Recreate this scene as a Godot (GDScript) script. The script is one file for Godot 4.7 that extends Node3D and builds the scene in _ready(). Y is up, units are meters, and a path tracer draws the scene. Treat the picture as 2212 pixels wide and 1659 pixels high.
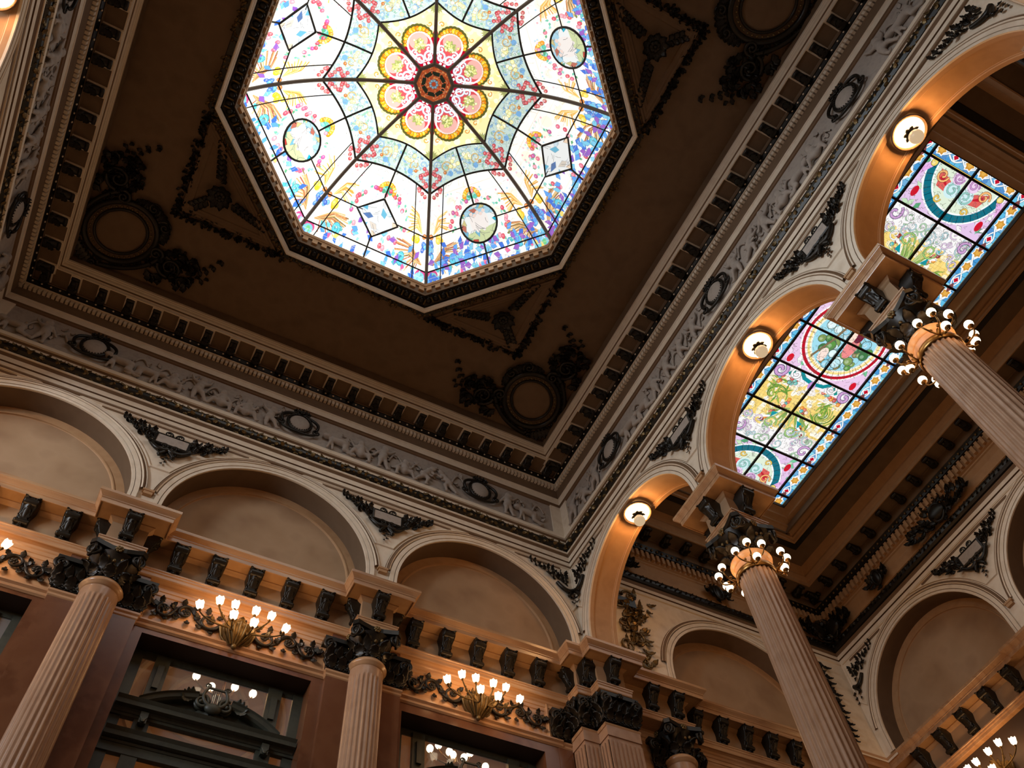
extends Node3D
# Hall with an octagonal stained glass skylight, arcades, columns and lamps. Metres, y up, x along the back wall, z towards the viewer.

class MB:
	var v := PackedVector3Array()
	var n := PackedVector3Array()
	var t := PackedVector2Array()
	var i := PackedInt32Array()
	func vert(p: Vector3, nn: Vector3, uv := Vector2.ZERO) -> int:
		v.append(p); n.append(nn); t.append(uv)
		return v.size() - 1
	func tri(a: Vector3, b: Vector3, c: Vector3, ua := Vector2.ZERO, ub := Vector2.ZERO, uc := Vector2.ZERO) -> void:
		var nn := (b - a).cross(c - a).normalized()
		var k := vert(a, nn, ua); vert(b, nn, ub); vert(c, nn, uc)
		i.append_array(PackedInt32Array([k, k + 2, k + 1]))
	func quad(a: Vector3, b: Vector3, c: Vector3, d: Vector3) -> void:
		var nn := (c - a).cross(d - b).normalized()
		var k := vert(a, nn); vert(b, nn); vert(c, nn); vert(d, nn)
		i.append_array(PackedInt32Array([k, k + 2, k + 1, k, k + 3, k + 2]))
	func quad_uv(a: Vector3, b: Vector3, c: Vector3, d: Vector3, ua: Vector2, ub: Vector2, uc: Vector2, ud: Vector2) -> void:
		var nn := (c - a).cross(d - b).normalized()
		var k := vert(a, nn, ua); vert(b, nn, ub); vert(c, nn, uc); vert(d, nn, ud)
		i.append_array(PackedInt32Array([k, k + 2, k + 1, k, k + 3, k + 2]))
	func quadn(a: Vector3, b: Vector3, c: Vector3, d: Vector3, na: Vector3, nb: Vector3, nc: Vector3, nd: Vector3) -> void:
		var f := (c - a).cross(d - b)
		var k := vert(a, na); vert(b, nb); vert(c, nc); vert(d, nd)
		if f.dot(na + nc) >= 0.0:
			i.append_array(PackedInt32Array([k, k + 2, k + 1, k, k + 3, k + 2]))
		else:
			i.append_array(PackedInt32Array([k, k + 1, k + 2, k, k + 2, k + 3]))
	# rows of points; smooth normals; wrap joins last column to first
	func grid(rows: Array, wrap := false, uvs: Array = []) -> void:
		var nr := rows.size()
		var nc: int = rows[0].size()
		var k := v.size()
		for r in nr:
			for c in nc:
				var p: Vector3 = rows[r][c]
				var c0 := (c - 1 + nc) % nc if wrap else maxi(c - 1, 0)
				var c1 := (c + 1) % nc if wrap else mini(c + 1, nc - 1)
				var du: Vector3 = rows[r][c1] - rows[r][c0]
				var dv: Vector3 = rows[mini(r + 1, nr - 1)][c] - rows[maxi(r - 1, 0)][c]
				if du.length_squared() < 1e-14:
					var rr := r + 1 if r == 0 else r - 1
					du = rows[rr][c1] - rows[rr][c0]
				var nn := du.cross(dv)
				nn = nn.normalized() if nn.length_squared() > 1e-20 else Vector3.UP
				vert(p, nn, uvs[r][c] if uvs.size() else Vector2.ZERO)
		for r in nr - 1:
			for c in (nc if wrap else nc - 1):
				var c1 := (c + 1) % nc
				var a := k + r * nc + c
				var b := k + r * nc + c1
				var d := k + (r + 1) * nc + c
				var e := k + (r + 1) * nc + c1
				i.append_array(PackedInt32Array([a, e, b, a, d, e]))
	func add(o: MB, x: Transform3D) -> void:
		var k := v.size()
		v.append_array(x * o.v)
		var nb := x.basis.inverse().transposed()
		if absf(nb.determinant()) > 0.0:
			var s := pow(absf(nb.determinant()), 1.0 / 3.0)
			nb = Basis(nb.x / s, nb.y / s, nb.z / s)
		var start := n.size()
		n.append_array(Transform3D(nb, Vector3.ZERO) * o.n)
		for q in range(start, n.size()):
			n[q] = n[q].normalized()
		t.append_array(o.t)
		var flip := x.basis.determinant() < 0.0
		var m := o.i.size() / 3
		var at := i.size()
		i.resize(at + m * 3)
		for q in m:
			i[at + q * 3] = o.i[q * 3] + k
			i[at + q * 3 + 1] = o.i[q * 3 + (2 if flip else 1)] + k
			i[at + q * 3 + 2] = o.i[q * 3 + (1 if flip else 2)] + k
	func mesh() -> ArrayMesh:
		var arr := []
		arr.resize(Mesh.ARRAY_MAX)
		arr[Mesh.ARRAY_VERTEX] = v
		arr[Mesh.ARRAY_NORMAL] = n
		arr[Mesh.ARRAY_TEX_UV] = t
		arr[Mesh.ARRAY_INDEX] = i
		var m := ArrayMesh.new()
		m.add_surface_from_arrays(Mesh.PRIMITIVE_TRIANGLES, arr)
		return m

var M := {}
var used := {}
var rng := RandomNumberGenerator.new()

const K_DOME := 0.27
const K_AISLE := 0.3
const K_WIN := 1.6
const K_SCONCE := 0.25
const K_RING := 0.22
const K_SOFFIT := 0.5

const XW := 14.0          # hall: x 0..14, z 0..14.24, wall faces above the order
const ZW := 14.24
const XA := 14.67         # aisle behind the arcade
const XB := 22.25
const YC := 14.6          # top of the lower cornice
const YS := 15.03         # springing of the arches
const RA := 2.05          # arch radius
const CEN := Vector3(6.945, 0, 7.25)   # axis of the skylight
const T8 := 0.41421356

func fr(o: Vector3, x: Vector3, y: Vector3) -> Transform3D:
	return Transform3D(Basis(x, y, x.cross(y)), o)

func at(x: float, y: float, z: float) -> Transform3D:
	return Transform3D(Basis(), Vector3(x, y, z))

func rot(axis: Vector3, deg: float, o := Vector3.ZERO, s := 1.0) -> Transform3D:
	return Transform3D(Basis(axis, deg_to_rad(deg)).scaled(Vector3.ONE * s), o)

func rz(deg: float, o: Vector3, s := Vector3.ONE) -> Transform3D:
	return Transform3D(Basis(Vector3.BACK, deg_to_rad(deg)) * Basis.from_scale(s), o)

# ---------------------------------------------------------------- nodes
func numbered(called: String) -> String:
	var k: int = used.get(called, 0)
	used[called] = k + 1
	return called if k == 0 else "%s_%03d" % [called, k]

func thing(called: String, label: String, category: String, x := Transform3D.IDENTITY, group := "") -> Node3D:
	var o := Node3D.new()
	o.name = numbered(called)
	add_child(o)
	o.transform = x
	o.set_meta("label", label)
	o.set_meta("category", category)
	if group:
		o.set_meta("group", group)
	return o

func struct(called: String, label: String, x := Transform3D.IDENTITY) -> Node3D:
	var o := Node3D.new()
	o.name = numbered(called)
	add_child(o)
	o.transform = x
	o.set_meta("kind", "structure")
	o.set_meta("label", label)
	return o

func part(parent: Node3D, called: String, m: Mesh, mat: Material, x := Transform3D.IDENTITY, label := "") -> MeshInstance3D:
	var o := MeshInstance3D.new()
	o.name = called
	o.mesh = m
	o.material_override = mat
	o.transform = x
	parent.add_child(o, true)
	if label:
		o.set_meta("label", label)
	return o

func dup(o: Node3D, x: Transform3D, label: String) -> Node3D:
	var c: Node3D = o.duplicate()
	c.name = numbered(String(o.name).rstrip("0123456789").rstrip("_"))
	add_child(c)
	c.transform = x
	c.set_meta("label", label)
	return c

func many(parent: Node3D, called: String, m: Mesh, mat: Material, xs: Array) -> void:
	var mm := MultiMesh.new()
	mm.transform_format = MultiMesh.TRANSFORM_3D
	mm.mesh = m
	mm.instance_count = xs.size()
	for k in xs.size():
		mm.set_instance_transform(k, xs[k])
	var o := MultiMeshInstance3D.new()
	o.name = called
	o.multimesh = mm
	o.material_override = mat
	parent.add_child(o, true)
	o.set_meta("kind", "stuff")

func bulb(parent: Node3D, p: Vector3, e: float, c: Color, r := 0.06) -> void:
	var l := OmniLight3D.new()
	l.name = "bulb_light"
	l.light_color = c
	l.light_energy = e
	l.light_size = r
	l.omni_range = 40.0
	l.omni_attenuation = 2.0
	l.shadow_enabled = true
	l.position = p
	parent.add_child(l, true)

func area(o: Vector3, to: Vector3, up: Vector3, size: Vector2, e: float, c: Color, called: String) -> void:
	var l := AreaLight3D.new()
	l.name = called
	l.area_size = size
	l.light_energy = e
	l.light_color = c
	l.area_range = 60.0
	l.shadow_enabled = true
	add_child(l)
	l.transform = Transform3D(Basis.looking_at(to, up), o)

# ---------------------------------------------------------------- shapes
# a profile (offset, height) swept along a 2D path; wall: path is (u, v), height goes out (w); plan: path is (x, z), height goes up
func sweep(b: MB, path: PackedVector2Array, prof: PackedVector2Array, closed := false, plan := false, smooth := false) -> void:
	var np := path.size()
	var dirs := []
	for k in np:
		var a := path[k]
		var c := path[(k + 1) % np]
		dirs.append((c - a).normalized() if a.distance_squared_to(c) > 1e-12 else Vector2.RIGHT)
	var mit := []
	for k in np:
		var d1: Vector2 = dirs[k]
		var d0: Vector2 = dirs[(k - 1 + np) % np]
		if not closed and k == 0:
			d0 = d1
		if not closed and k == np - 1:
			d1 = d0
		var n0 := Vector2(-d0.y, d0.x)
		var n1 := Vector2(-d1.y, d1.x)
		var m := (n0 + n1).normalized()
		mit.append(m / maxf(m.dot(n1), 0.2))
	for k in (np if closed else np - 1):
		var k1 := (k + 1) % np
		var dn: Vector2 = Vector2(-dirs[k].y, dirs[k].x)
		for j in prof.size() - 1:
			var q := []
			for e in [[k, j], [k1, j], [k1, j + 1], [k, j + 1]]:
				var p: Vector2 = path[e[0]] + mit[e[0]] * prof[e[1]].x
				q.append(Vector3(p.x, prof[e[1]].y, p.y) if plan else Vector3(p.x, p.y, prof[e[1]].y))
			var dp := prof[j + 1] - prof[j]
			if dp.length_squared() < 1e-12:
				continue
			var na := []
			for e in 2:
				var mm: Vector2 = mit[[k, k1][e]].normalized() if smooth else dn
				var w := Vector2(dp.y, -dp.x).normalized()
				na.append(Vector3(mm.x * w.x, w.y, mm.y * w.x) if plan else Vector3(mm.x * w.x, mm.y * w.x, w.y))
			b.quadn(q[0], q[1], q[2], q[3], na[0], na[1], na[1], na[0])

func swept(path: PackedVector2Array, prof: PackedVector2Array, closed := false, plan := false, smooth := false) -> ArrayMesh:
	var b := MB.new()
	sweep(b, path, prof, closed, plan, smooth)
	return b.mesh()

func pv(a: Array) -> PackedVector2Array:
	var p := PackedVector2Array()
	for k in a.size() / 2:
		p.append(Vector2(a[2 * k], a[2 * k + 1]))
	return p

func arc(c: Vector2, rx: float, ry: float, a0: float, a1: float, n: int) -> PackedVector2Array:
	var p := PackedVector2Array()
	for k in n + 1:
		var a := deg_to_rad(lerpf(a0, a1, k / float(n)))
		p.append(c + Vector2(cos(a) * rx, sin(a) * ry))
	return p

func box(b: MB, c: Vector3, s: Vector3) -> void:
	var h := s / 2.0
	for ax in 3:
		for sg in [-1.0, 1.0]:
			var d := Vector3.ZERO
			d[ax] = sg
			var e := Vector3.ZERO
			e[(ax + 1) % 3] = 1.0
			var f := d.cross(e)
			b.quad(c + (d - e - f) * h, c + (d + e - f) * h, c + (d + e + f) * h, c + (d - e + f) * h)

func lathe(b: MB, prof: PackedVector2Array, seg: int, x := Transform3D.IDENTITY, a0 := 0.0, a1 := 360.0) -> void:
	var rows := []
	var full := absf(a1 - a0) > 359.0
	for p in prof:
		var r := PackedVector3Array()
		for k in (seg if full else seg + 1):
			var a := deg_to_rad(lerpf(a0, a1, k / float(seg)))
			r.append(x * Vector3(cos(a) * p.x, p.y, -sin(a) * p.x))
		rows.append(r)
	b.grid(rows, full)

func ball(b: MB, c: Vector3, r: Vector3, seg := 10, rings := 7) -> void:
	var rows := []
	for k in rings + 1:
		var f := PI * k / rings - PI / 2
		var row := PackedVector3Array()
		for j in seg:
			var a := TAU * j / seg
			row.append(c + Vector3(cos(a) * cos(f), sin(f), -sin(a) * cos(f)) * r)
		rows.append(row)
	b.grid(rows, true)

func tube(b: MB, pts: PackedVector3Array, rad: PackedFloat32Array, seg := 6) -> void:
	var rows := []
	var up := Vector3(0.123, 0.71, 0.69).normalized()
	for k in pts.size():
		var d := (pts[mini(k + 1, pts.size() - 1)] - pts[maxi(k - 1, 0)]).normalized()
		var s := d.cross(up)
		if s.length() < 0.05:
			s = d.cross(Vector3.RIGHT)
		s = s.normalized()
		up = s.cross(d).normalized()
		var row := PackedVector3Array()
		for j in seg:
			var a := TAU * j / seg
			row.append(pts[k] + (s * cos(a) + up * sin(a)) * rad[k])
		rows.append(row)
	b.grid(rows, true)

# lobed acanthus leaf: grows along +y, bends towards +z; solid
func leaf(L: float, W: float, bend := 70.0, lobes := 3.0, n := 9) -> MB:
	var b := MB.new()
	var rows := []
	var p := Vector3.ZERO
	for k in n + 1:
		var t := k / float(n)
		var ang := deg_to_rad(bend) * pow(t, 1.6)
		if k > 0:
			p += Vector3(0, cos(ang), sin(ang)) * (L / n)
		var nrm := Vector3(0, -sin(ang), cos(ang))
		var w := W * 0.5 * pow(sin(PI * clampf(t * 0.93 + 0.055, 0, 1)), 0.7) * (1.0 + 0.24 * cos(TAU * lobes * t + 0.6))
		var row := PackedVector3Array()
		for q in [[-1.0, 0.0], [-0.6, 0.2], [-0.16, 0.08], [0.0, 0.2], [0.16, 0.08], [0.6, 0.2], [1.0, 0.0], [0.0, -0.12]]:
			row.append(p + Vector3(q[0] * w, 0, 0) + nrm * (q[1] * W * 0.55 + 0.06 * W * absf(q[0]) * cos(TAU * lobes * t)))
		rows.append(row)
	b.grid(rows, true)
	return b

# spiral rod in the xy plane, starts at the outside, winds inwards
func spiral(b: MB, c: Vector3, r0: float, a0: float, turns: float, w0: float, ccw := 1.0, n := 26, lift := 0.0) -> void:
	var pts := PackedVector3Array()
	var rad := PackedFloat32Array()
	for k in n + 1:
		var t := k / float(n)
		var a := deg_to_rad(a0) + ccw * TAU * turns * t
		var r := r0 * (1.0 - 0.82 * t)
		pts.append(c + Vector3(cos(a) * r, sin(a) * r, lift * t))
		rad.append(w0 * (1.0 - 0.55 * t))
	tube(b, pts, rad, 6)
	ball(b, pts[n], Vector3.ONE * w0 * 0.9, 7, 5)

func flower(b: MB, c: Vector3, r: float, petals := 6) -> void:
	for k in petals:
		var a := TAU * k / petals
		ball(b, c + Vector3(cos(a), sin(a), 0) * r * 0.6, Vector3(r * 0.42, r * 0.42, r * 0.3), 7, 5)
	ball(b, c + Vector3(0, 0, r * 0.2), Vector3.ONE * r * 0.32, 7, 5)

func bez(a: Vector3, b: Vector3, c: Vector3, n := 8) -> PackedVector3Array:
	var p := PackedVector3Array()
	for k in n + 1:
		var t := k / float(n)
		p.append(a.lerp(b, t).lerp(b.lerp(c, t), t))
	return p

func taper(n: int, a: float, b: float) -> PackedFloat32Array:
	var r := PackedFloat32Array()
	for k in n:
		r.append(lerpf(a, b, k / float(maxi(n - 1, 1))))
	return r

func poly_prism(b: MB, pts: PackedVector2Array, z0: float, z1: float) -> void:
	var idx := Geometry2D.triangulate_polygon(pts)
	for k in idx.size() / 3:
		var p := [pts[idx[3 * k]], pts[idx[3 * k + 1]], pts[idx[3 * k + 2]]]
		if (p[1] - p[0]).cross(p[2] - p[0]) < 0:
			p = [p[0], p[2], p[1]]
		b.tri(Vector3(p[0].x, p[0].y, z1), Vector3(p[1].x, p[1].y, z1), Vector3(p[2].x, p[2].y, z1))
		b.tri(Vector3(p[0].x, p[0].y, z0), Vector3(p[2].x, p[2].y, z0), Vector3(p[1].x, p[1].y, z0))
	var ccw := not Geometry2D.is_polygon_clockwise(pts)
	for k in pts.size():
		var a := pts[k]
		var c := pts[(k + 1) % pts.size()]
		if not ccw:
			var s := a
			a = c
			c = s
		b.quad(Vector3(a.x, a.y, z0), Vector3(c.x, c.y, z0), Vector3(c.x, c.y, z1), Vector3(a.x, a.y, z1))

# ---------------------------------------------------------------- materials
func noise_tex(ramp: Array, freq: float, size := 512, oct := 5, warp := 0.0, sd := 1) -> NoiseTexture2D:
	var f := FastNoiseLite.new()
	f.seed = sd
	f.noise_type = FastNoiseLite.TYPE_SIMPLEX_SMOOTH
	f.frequency = freq
	f.fractal_octaves = oct
	if warp > 0.0:
		f.domain_warp_enabled = true
		f.domain_warp_amplitude = warp
		f.domain_warp_frequency = 0.01
	var g := Gradient.new()
	var o := PackedFloat32Array()
	var c := PackedColorArray()
	for k in ramp.size():
		o.append(k / float(ramp.size() - 1))
		c.append(ramp[k])
	g.offsets = o
	g.colors = c
	var t := NoiseTexture2D.new()
	t.width = size
	t.height = size
	t.seamless = true
	t.noise = f
	t.color_ramp = g
	return t

func c8(r: int, g: int, b: int) -> Color:
	return Color8(r, g, b)

func mat(called: String, c: Color, rough: float, metal := 0.0, spec := 0.5) -> StandardMaterial3D:
	var m := StandardMaterial3D.new()
	m.resource_name = called
	m.albedo_color = c
	m.roughness = rough
	m.metallic = metal
	m.metallic_specular = spec
	M[called] = m
	return m

func mat_tex(called: String, tex: Texture2D, scale: float, rough: float, spec := 0.5) -> StandardMaterial3D:
	var m := mat(called, Color.WHITE, rough, 0.0, spec)
	m.albedo_texture = tex
	m.uv1_triplanar = true
	m.uv1_world_triplanar = true
	m.uv1_scale = Vector3.ONE * scale
	return m

func mat_glow(called: String, c: Color, e: float, tex: Texture2D = null) -> StandardMaterial3D:
	var m := mat(called, c8(60, 55, 50) if tex == null else c8(20, 20, 20), 0.35)
	m.emission_enabled = true
	m.emission_energy_multiplier = e
	if tex:
		m.emission = Color.WHITE
		m.emission_operator = BaseMaterial3D.EMISSION_OP_MULTIPLY
		m.emission_texture = tex
	else:
		m.emission = c
	return m

func materials() -> void:
	mat_tex("cream", noise_tex([c8(214, 196, 170), c8(232, 217, 194), c8(222, 205, 178)], 0.01), 0.35, 0.75)
	mat_tex("tan", noise_tex([c8(168, 128, 88), c8(184, 145, 104), c8(176, 136, 94)], 0.012), 0.35, 0.7)
	mat_tex("panel", noise_tex([c8(156, 124, 92), c8(172, 140, 106), c8(164, 132, 98), c8(148, 115, 84)], 0.006, 512, 4), 0.2, 0.8)
	mat_tex("umber", noise_tex([c8(104, 82, 60), c8(117, 94, 70), c8(110, 87, 64)], 0.008), 0.3, 0.85)
	mat_tex("frieze", noise_tex([c8(150, 140, 130), c8(172, 160, 148), c8(160, 150, 138)], 0.015), 0.5, 0.7)
	mat_tex("bronze", noise_tex([c8(24, 21, 17), c8(42, 36, 27), c8(30, 28, 23), c8(64, 52, 34)], 0.03), 1.6, 0.36)
	M.bronze.metallic = 0.35
	mat_tex("gilt", noise_tex([c8(60, 50, 34), c8(128, 104, 62), c8(88, 72, 46)], 0.03), 2.0, 0.38)
	M.gilt.metallic = 0.6
	mat_tex("marble", noise_tex([c8(94, 56, 34), c8(108, 67, 42), c8(116, 75, 49), c8(98, 60, 37), c8(128, 88, 64)], 0.005, 512, 6, 30.0), 0.22, 0.22, 0.5)
	mat_tex("shaft", noise_tex([c8(166, 128, 99), c8(180, 144, 115), c8(156, 119, 91)], 0.008, 512, 5, 20.0), 0.4, 0.28, 0.5)
	mat_tex("sienna", noise_tex([c8(178, 138, 100), c8(192, 152, 112), c8(168, 127, 92), c8(200, 162, 124)], 0.004, 512, 5, 40.0), 0.5, 0.25, 0.5)
	M.sienna.uv1_scale = Vector3(0.12, 0.9, 0.9)
	mat_tex("greenwood", noise_tex([c8(52, 54, 44), c8(62, 64, 52), c8(46, 48, 40)], 0.01), 0.8, 0.5)
	mat("darkwood", c8(58, 44, 34), 0.6)
	mat("lead", c8(38, 34, 30), 0.6, 0.3)
	mat("rib", c8(92, 78, 66), 0.55)
	mat_tex("brown", noise_tex([c8(104, 78, 52), c8(118, 90, 62), c8(110, 83, 56)], 0.012), 0.35, 0.75)
	mat("glass", Color(0.9, 0.92, 0.9, 0.12), 0.02)
	M.glass.transparency = BaseMaterial3D.TRANSPARENCY_ALPHA
	mat("roomwall", c8(206, 170, 130), 0.8)
	mat("brass", c8(150, 112, 62), 0.3, 0.9)
	mat("floor", c8(150, 120, 92), 0.3)
	mat_glow("globe", Color(1.0, 0.93, 0.8), 3.0)
	mat_glow("tulip", Color(1.0, 0.92, 0.78), 3.0)
	mat_glow("dish", Color(1.0, 0.9, 0.7), 2.4)
	mat_glow("pendant", Color(1.0, 0.86, 0.68), 0.6)
	mat_glow("daylight", Color(0.86, 0.93, 1.0), 3.0 * K_WIN)

# ---------------------------------------------------------------- painting glass
class Paint:
	var im: Image
	var s: float
	var o: Vector2
	var rng := RandomNumberGenerator.new()
	func _init(w: int, h: int, scale: float, origin: Vector2, bg: Color, sd: int) -> void:
		im = Image.create(w, h, false, Image.FORMAT_RGB8)
		im.fill(bg)
		s = scale
		o = origin
		rng.seed = sd
	func px(p: Vector2) -> Vector2:
		return o + p * s
	func poly(pts: PackedVector2Array, c: Color) -> void:
		var q := PackedVector2Array()
		var y0 := 1e9
		var y1 := -1e9
		for p in pts:
			var e := px(p)
			q.append(e)
			y0 = minf(y0, e.y)
			y1 = maxf(y1, e.y)
		var n := q.size()
		for y in range(maxi(int(floor(y0)), 0), mini(int(ceil(y1)), im.get_height())):
			var xs := []
			var yc := y + 0.5
			for k in n:
				var a := q[k]
				var b := q[(k + 1) % n]
				if (a.y <= yc) != (b.y <= yc):
					xs.append(a.x + (yc - a.y) / (b.y - a.y) * (b.x - a.x))
			xs.sort()
			for k in xs.size() / 2:
				var x0 := maxi(int(round(xs[2 * k])), 0)
				var x1 := mini(int(round(xs[2 * k + 1])), im.get_width())
				if x1 > x0:
					im.fill_rect(Rect2i(x0, y, x1 - x0, 1), c)
	func disc(p: Vector2, r: float, c: Color, ry := -1.0) -> void:
		var b := px(p)
		var rx := r * s
		var rv := (ry if ry > 0.0 else r) * s
		for y in range(int(b.y - rv), int(b.y + rv) + 1):
			if y < 0 or y >= im.get_height():
				continue
			var w := rx * sqrt(maxf(0.0, 1.0 - pow((y + 0.5 - b.y) / rv, 2)))
			var x0 := maxi(int(round(b.x - w)), 0)
			var x1 := mini(int(round(b.x + w)), im.get_width())
			if x1 > x0:
				im.fill_rect(Rect2i(x0, y, x1 - x0, 1), c)
	func line(pts: PackedVector2Array, w: float, c: Color) -> void:
		for k in pts.size() - 1:
			var a := pts[k]
			var b := pts[k + 1]
			var d := (b - a).normalized()
			var m := Vector2(-d.y, d.x) * w * 0.5
			var e := d * w * 0.3
			poly(PackedVector2Array([a - m - e, b - m + e, b + m + e, a + m - e]), c)
	func flow(p: Vector2, r: float, c: Color, dark := Color8(90, 80, 60)) -> void:
		disc(p, r * 1.12, dark)
		disc(p, r, c)
		disc(p + Vector2(-r, -r) * 0.2, r * 0.45, c.lightened(0.35))
	func leafp(p: Vector2, a: float, l: float, w: float, c: Color, edge := Color8(90, 96, 70)) -> void:
		var d := Vector2(cos(a), sin(a))
		var n := Vector2(-d.y, d.x)
		for e in [[1.18, edge], [1.0, c]]:
			var k: float = e[0]
			poly(PackedVector2Array([p, p + d * l * 0.4 + n * w * 0.5 * k, p + d * l, p + d * l * 0.4 - n * w * 0.5 * k]), e[1])
	func curl(p: Vector2, r: float, a0: float, turns: float, w: float, c: Color, edge: Color, dir := 1.0) -> void:
		var q := PackedVector2Array()
		for k in 19:
			var t := k / 18.0
			var a := a0 + dir * TAU * turns * t
			q.append(p + Vector2(cos(a), sin(a)) * r * (1.0 - 0.75 * t))
		line(q, w * 1.5, edge)
		line(q, w, c)
	func spray(p: Vector2, a: float, l: float, cs: Array, n: int, r: float, spread: float) -> void:
		for k in n:
			var q := p + Vector2.from_angle(a) * l * rng.randf() + Vector2(rng.randfn(), rng.randfn()) * spread
			flow(q, r * rng.randf_range(0.6, 1.15), cs[rng.randi() % cs.size()])
	# fine lead lines: short random strokes
	func craze(n: int, r: Rect2, c: Color, l := 0.22) -> void:
		for k in n:
			var p := Vector2(rng.randf_range(r.position.x, r.end.x), rng.randf_range(r.position.y, r.end.y))
			var a := rng.randf() * TAU
			var q := p + Vector2.from_angle(a) * l * rng.randf_range(0.3, 1.0)
			line(PackedVector2Array([p, p.lerp(q, 0.5) + Vector2(rng.randfn(), rng.randfn()) * 0.02, q]), 0.006, c)
	func tex() -> ImageTexture:
		return ImageTexture.create_from_image(im)

func ell(c: Vector2, rx: float, ry: float, n := 40, a0 := 0.0, a1 := 360.0) -> PackedVector2Array:
	return arc(c, rx, ry, a0, a1, n)

# one facet of the skylight; x = across (t), y = distance from the centre (s)
func paint_sector(oval: bool, sd: int, blue: float) -> ImageTexture:
	var P := Paint.new(1024, 1024, 230.0, Vector2(512, 2), c8(255, 253, 242), sd)
	var tn := tan(PI / 8)
	# pale tints over the ground
	for k in 150:
		var s := P.rng.randf_range(2.6, 4.4)
		var t := P.rng.randf_range(-1, 1) * s * tn
		P.disc(Vector2(t, s), P.rng.randf_range(0.04, 0.14), [c8(255, 246, 226), c8(246, 250, 255), c8(255, 255, 250), c8(255, 248, 240)][P.rng.randi() % 4])
	P.poly(PackedVector2Array([Vector2(0, 0), Vector2(-2.0 * tn, 2.0), Vector2(2.0 * tn, 2.0)]), c8(255, 240, 176))
	for k in 40:
		P.disc(Vector2(P.rng.randf_range(-0.7, 0.7), P.rng.randf_range(1.2, 1.85)), P.rng.randf_range(0.03, 0.1), [c8(255, 246, 204), c8(252, 234, 160), c8(255, 250, 224)][P.rng.randi() % 3])
	# flower by the hub: red ground, pink petal, white scrolls, bouquet, orange garland
	P.poly(PackedVector2Array([Vector2(-0.42 * tn, 0.42), Vector2(0.42 * tn, 0.42), Vector2(1.34 * tn, 1.34), Vector2(0.26, 1.0), Vector2(-0.26, 1.0), Vector2(-1.34 * tn, 1.34)]), c8(170, 0, 34))
	P.poly(ell(Vector2(0, 1.0), 0.33, 0.42), c8(246, 222, 214))
	P.poly(ell(Vector2(0, 0.96), 0.29, 0.36), c8(222, 84, 88))
	P.poly(ell(Vector2(0, 1.12), 0.24, 0.2), c8(240, 180, 168))
	for sg in [-1.0, 1.0]:
		P.curl(Vector2(sg * 0.12, 0.68), 0.14, 0.4 if sg > 0 else PI - 0.4, 1.2, 0.035, c8(252, 250, 248), c8(150, 190, 225), sg)
		P.curl(Vector2(sg * 0.19, 0.86), 0.1, 2.0 if sg > 0 else PI - 2.0, 1.1, 0.03, c8(250, 250, 252), c8(160, 196, 226), -sg)
		P.line(PackedVector2Array([Vector2(sg * 0.05, 0.6), Vector2(sg * 0.2, 0.76), Vector2(sg * 0.3, 1.0), Vector2(sg * 0.29, 1.2)]), 0.035, c8(250, 250, 252))
		P.leafp(Vector2(sg * 0.02, 0.56), PI / 2 + sg * 0.9, -0.1, 0.08, c8(255, 250, 246), c8(220, 150, 150))
	for k in 22:
		P.leafp(Vector2(0, 1.02), P.rng.randf() * TAU, 0.17, 0.07, c8(176, 184, 106), c8(98, 104, 60))
	for k in 26:
		P.flow(Vector2(P.rng.randfn() * 0.07, 1.03 + P.rng.randfn() * 0.07), 0.032, [c8(246, 240, 150), c8(226, 226, 130), c8(255, 250, 196)][k % 3], c8(110, 112, 60))
	for pass_k in 2:
		for k in 13:
			var a := deg_to_rad(lerpf(12, 168, k / 12.0))
			var q := Vector2(cos(a) * 0.36, 1.06 + sin(a) * 0.36)
			var r := 0.03 + 0.035 * sin(a)
			if pass_k == 0:
				P.disc(q + Vector2(cos(a), sin(a)) * 0.03, r * 1.5, c8(92, 92, 40))
			else:
				P.flow(q, r, [c8(246, 178, 30), c8(232, 136, 22), c8(250, 206, 60)][k % 3], c8(130, 70, 16))
	for sg in [-1.0, 1.0]:
		for k in 7:
			P.leafp(Vector2(sg * 1.76 * tn, 1.78), -PI / 2 + sg * (0.3 - 0.35 * k), 0.22, 0.07, c8(172, 176, 110), c8(104, 106, 62))
		P.curl(Vector2(sg * 0.42, 1.42), 0.07, 0.0, 0.9, 0.016, c8(236, 166, 74), c8(200, 130, 60), sg)
	# scalloped band
	var inner := PackedVector2Array()
	var outer := PackedVector2Array()
	for k in 21:
		var tau := lerpf(-1, 1, k / 20.0)
		inner.append(Vector2(tau * band_in(tau) * tn, band_in(tau)))
		outer.append(Vector2(tau * band_out(tau) * tn, band_out(tau)))
	var ring := inner.duplicate()
	for k in 21:
		ring.append(outer[20 - k])
	P.poly(ring, c8(196, 216, 208))
	for k in 170:
		var tau := P.rng.randf_range(-0.97, 0.97)
		var s := lerpf(band_in(tau), band_out(tau), P.rng.randf_range(0.08, 0.92))
		var q := Vector2(tau * s * tn, s)
		P.leafp(q, P.rng.randf() * TAU, 0.11, 0.055, [c8(150, 194, 170), c8(176, 208, 224), c8(206, 222, 196), c8(140, 180, 214), c8(224, 232, 226)][P.rng.randi() % 5], c8(120, 138, 132))
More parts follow.
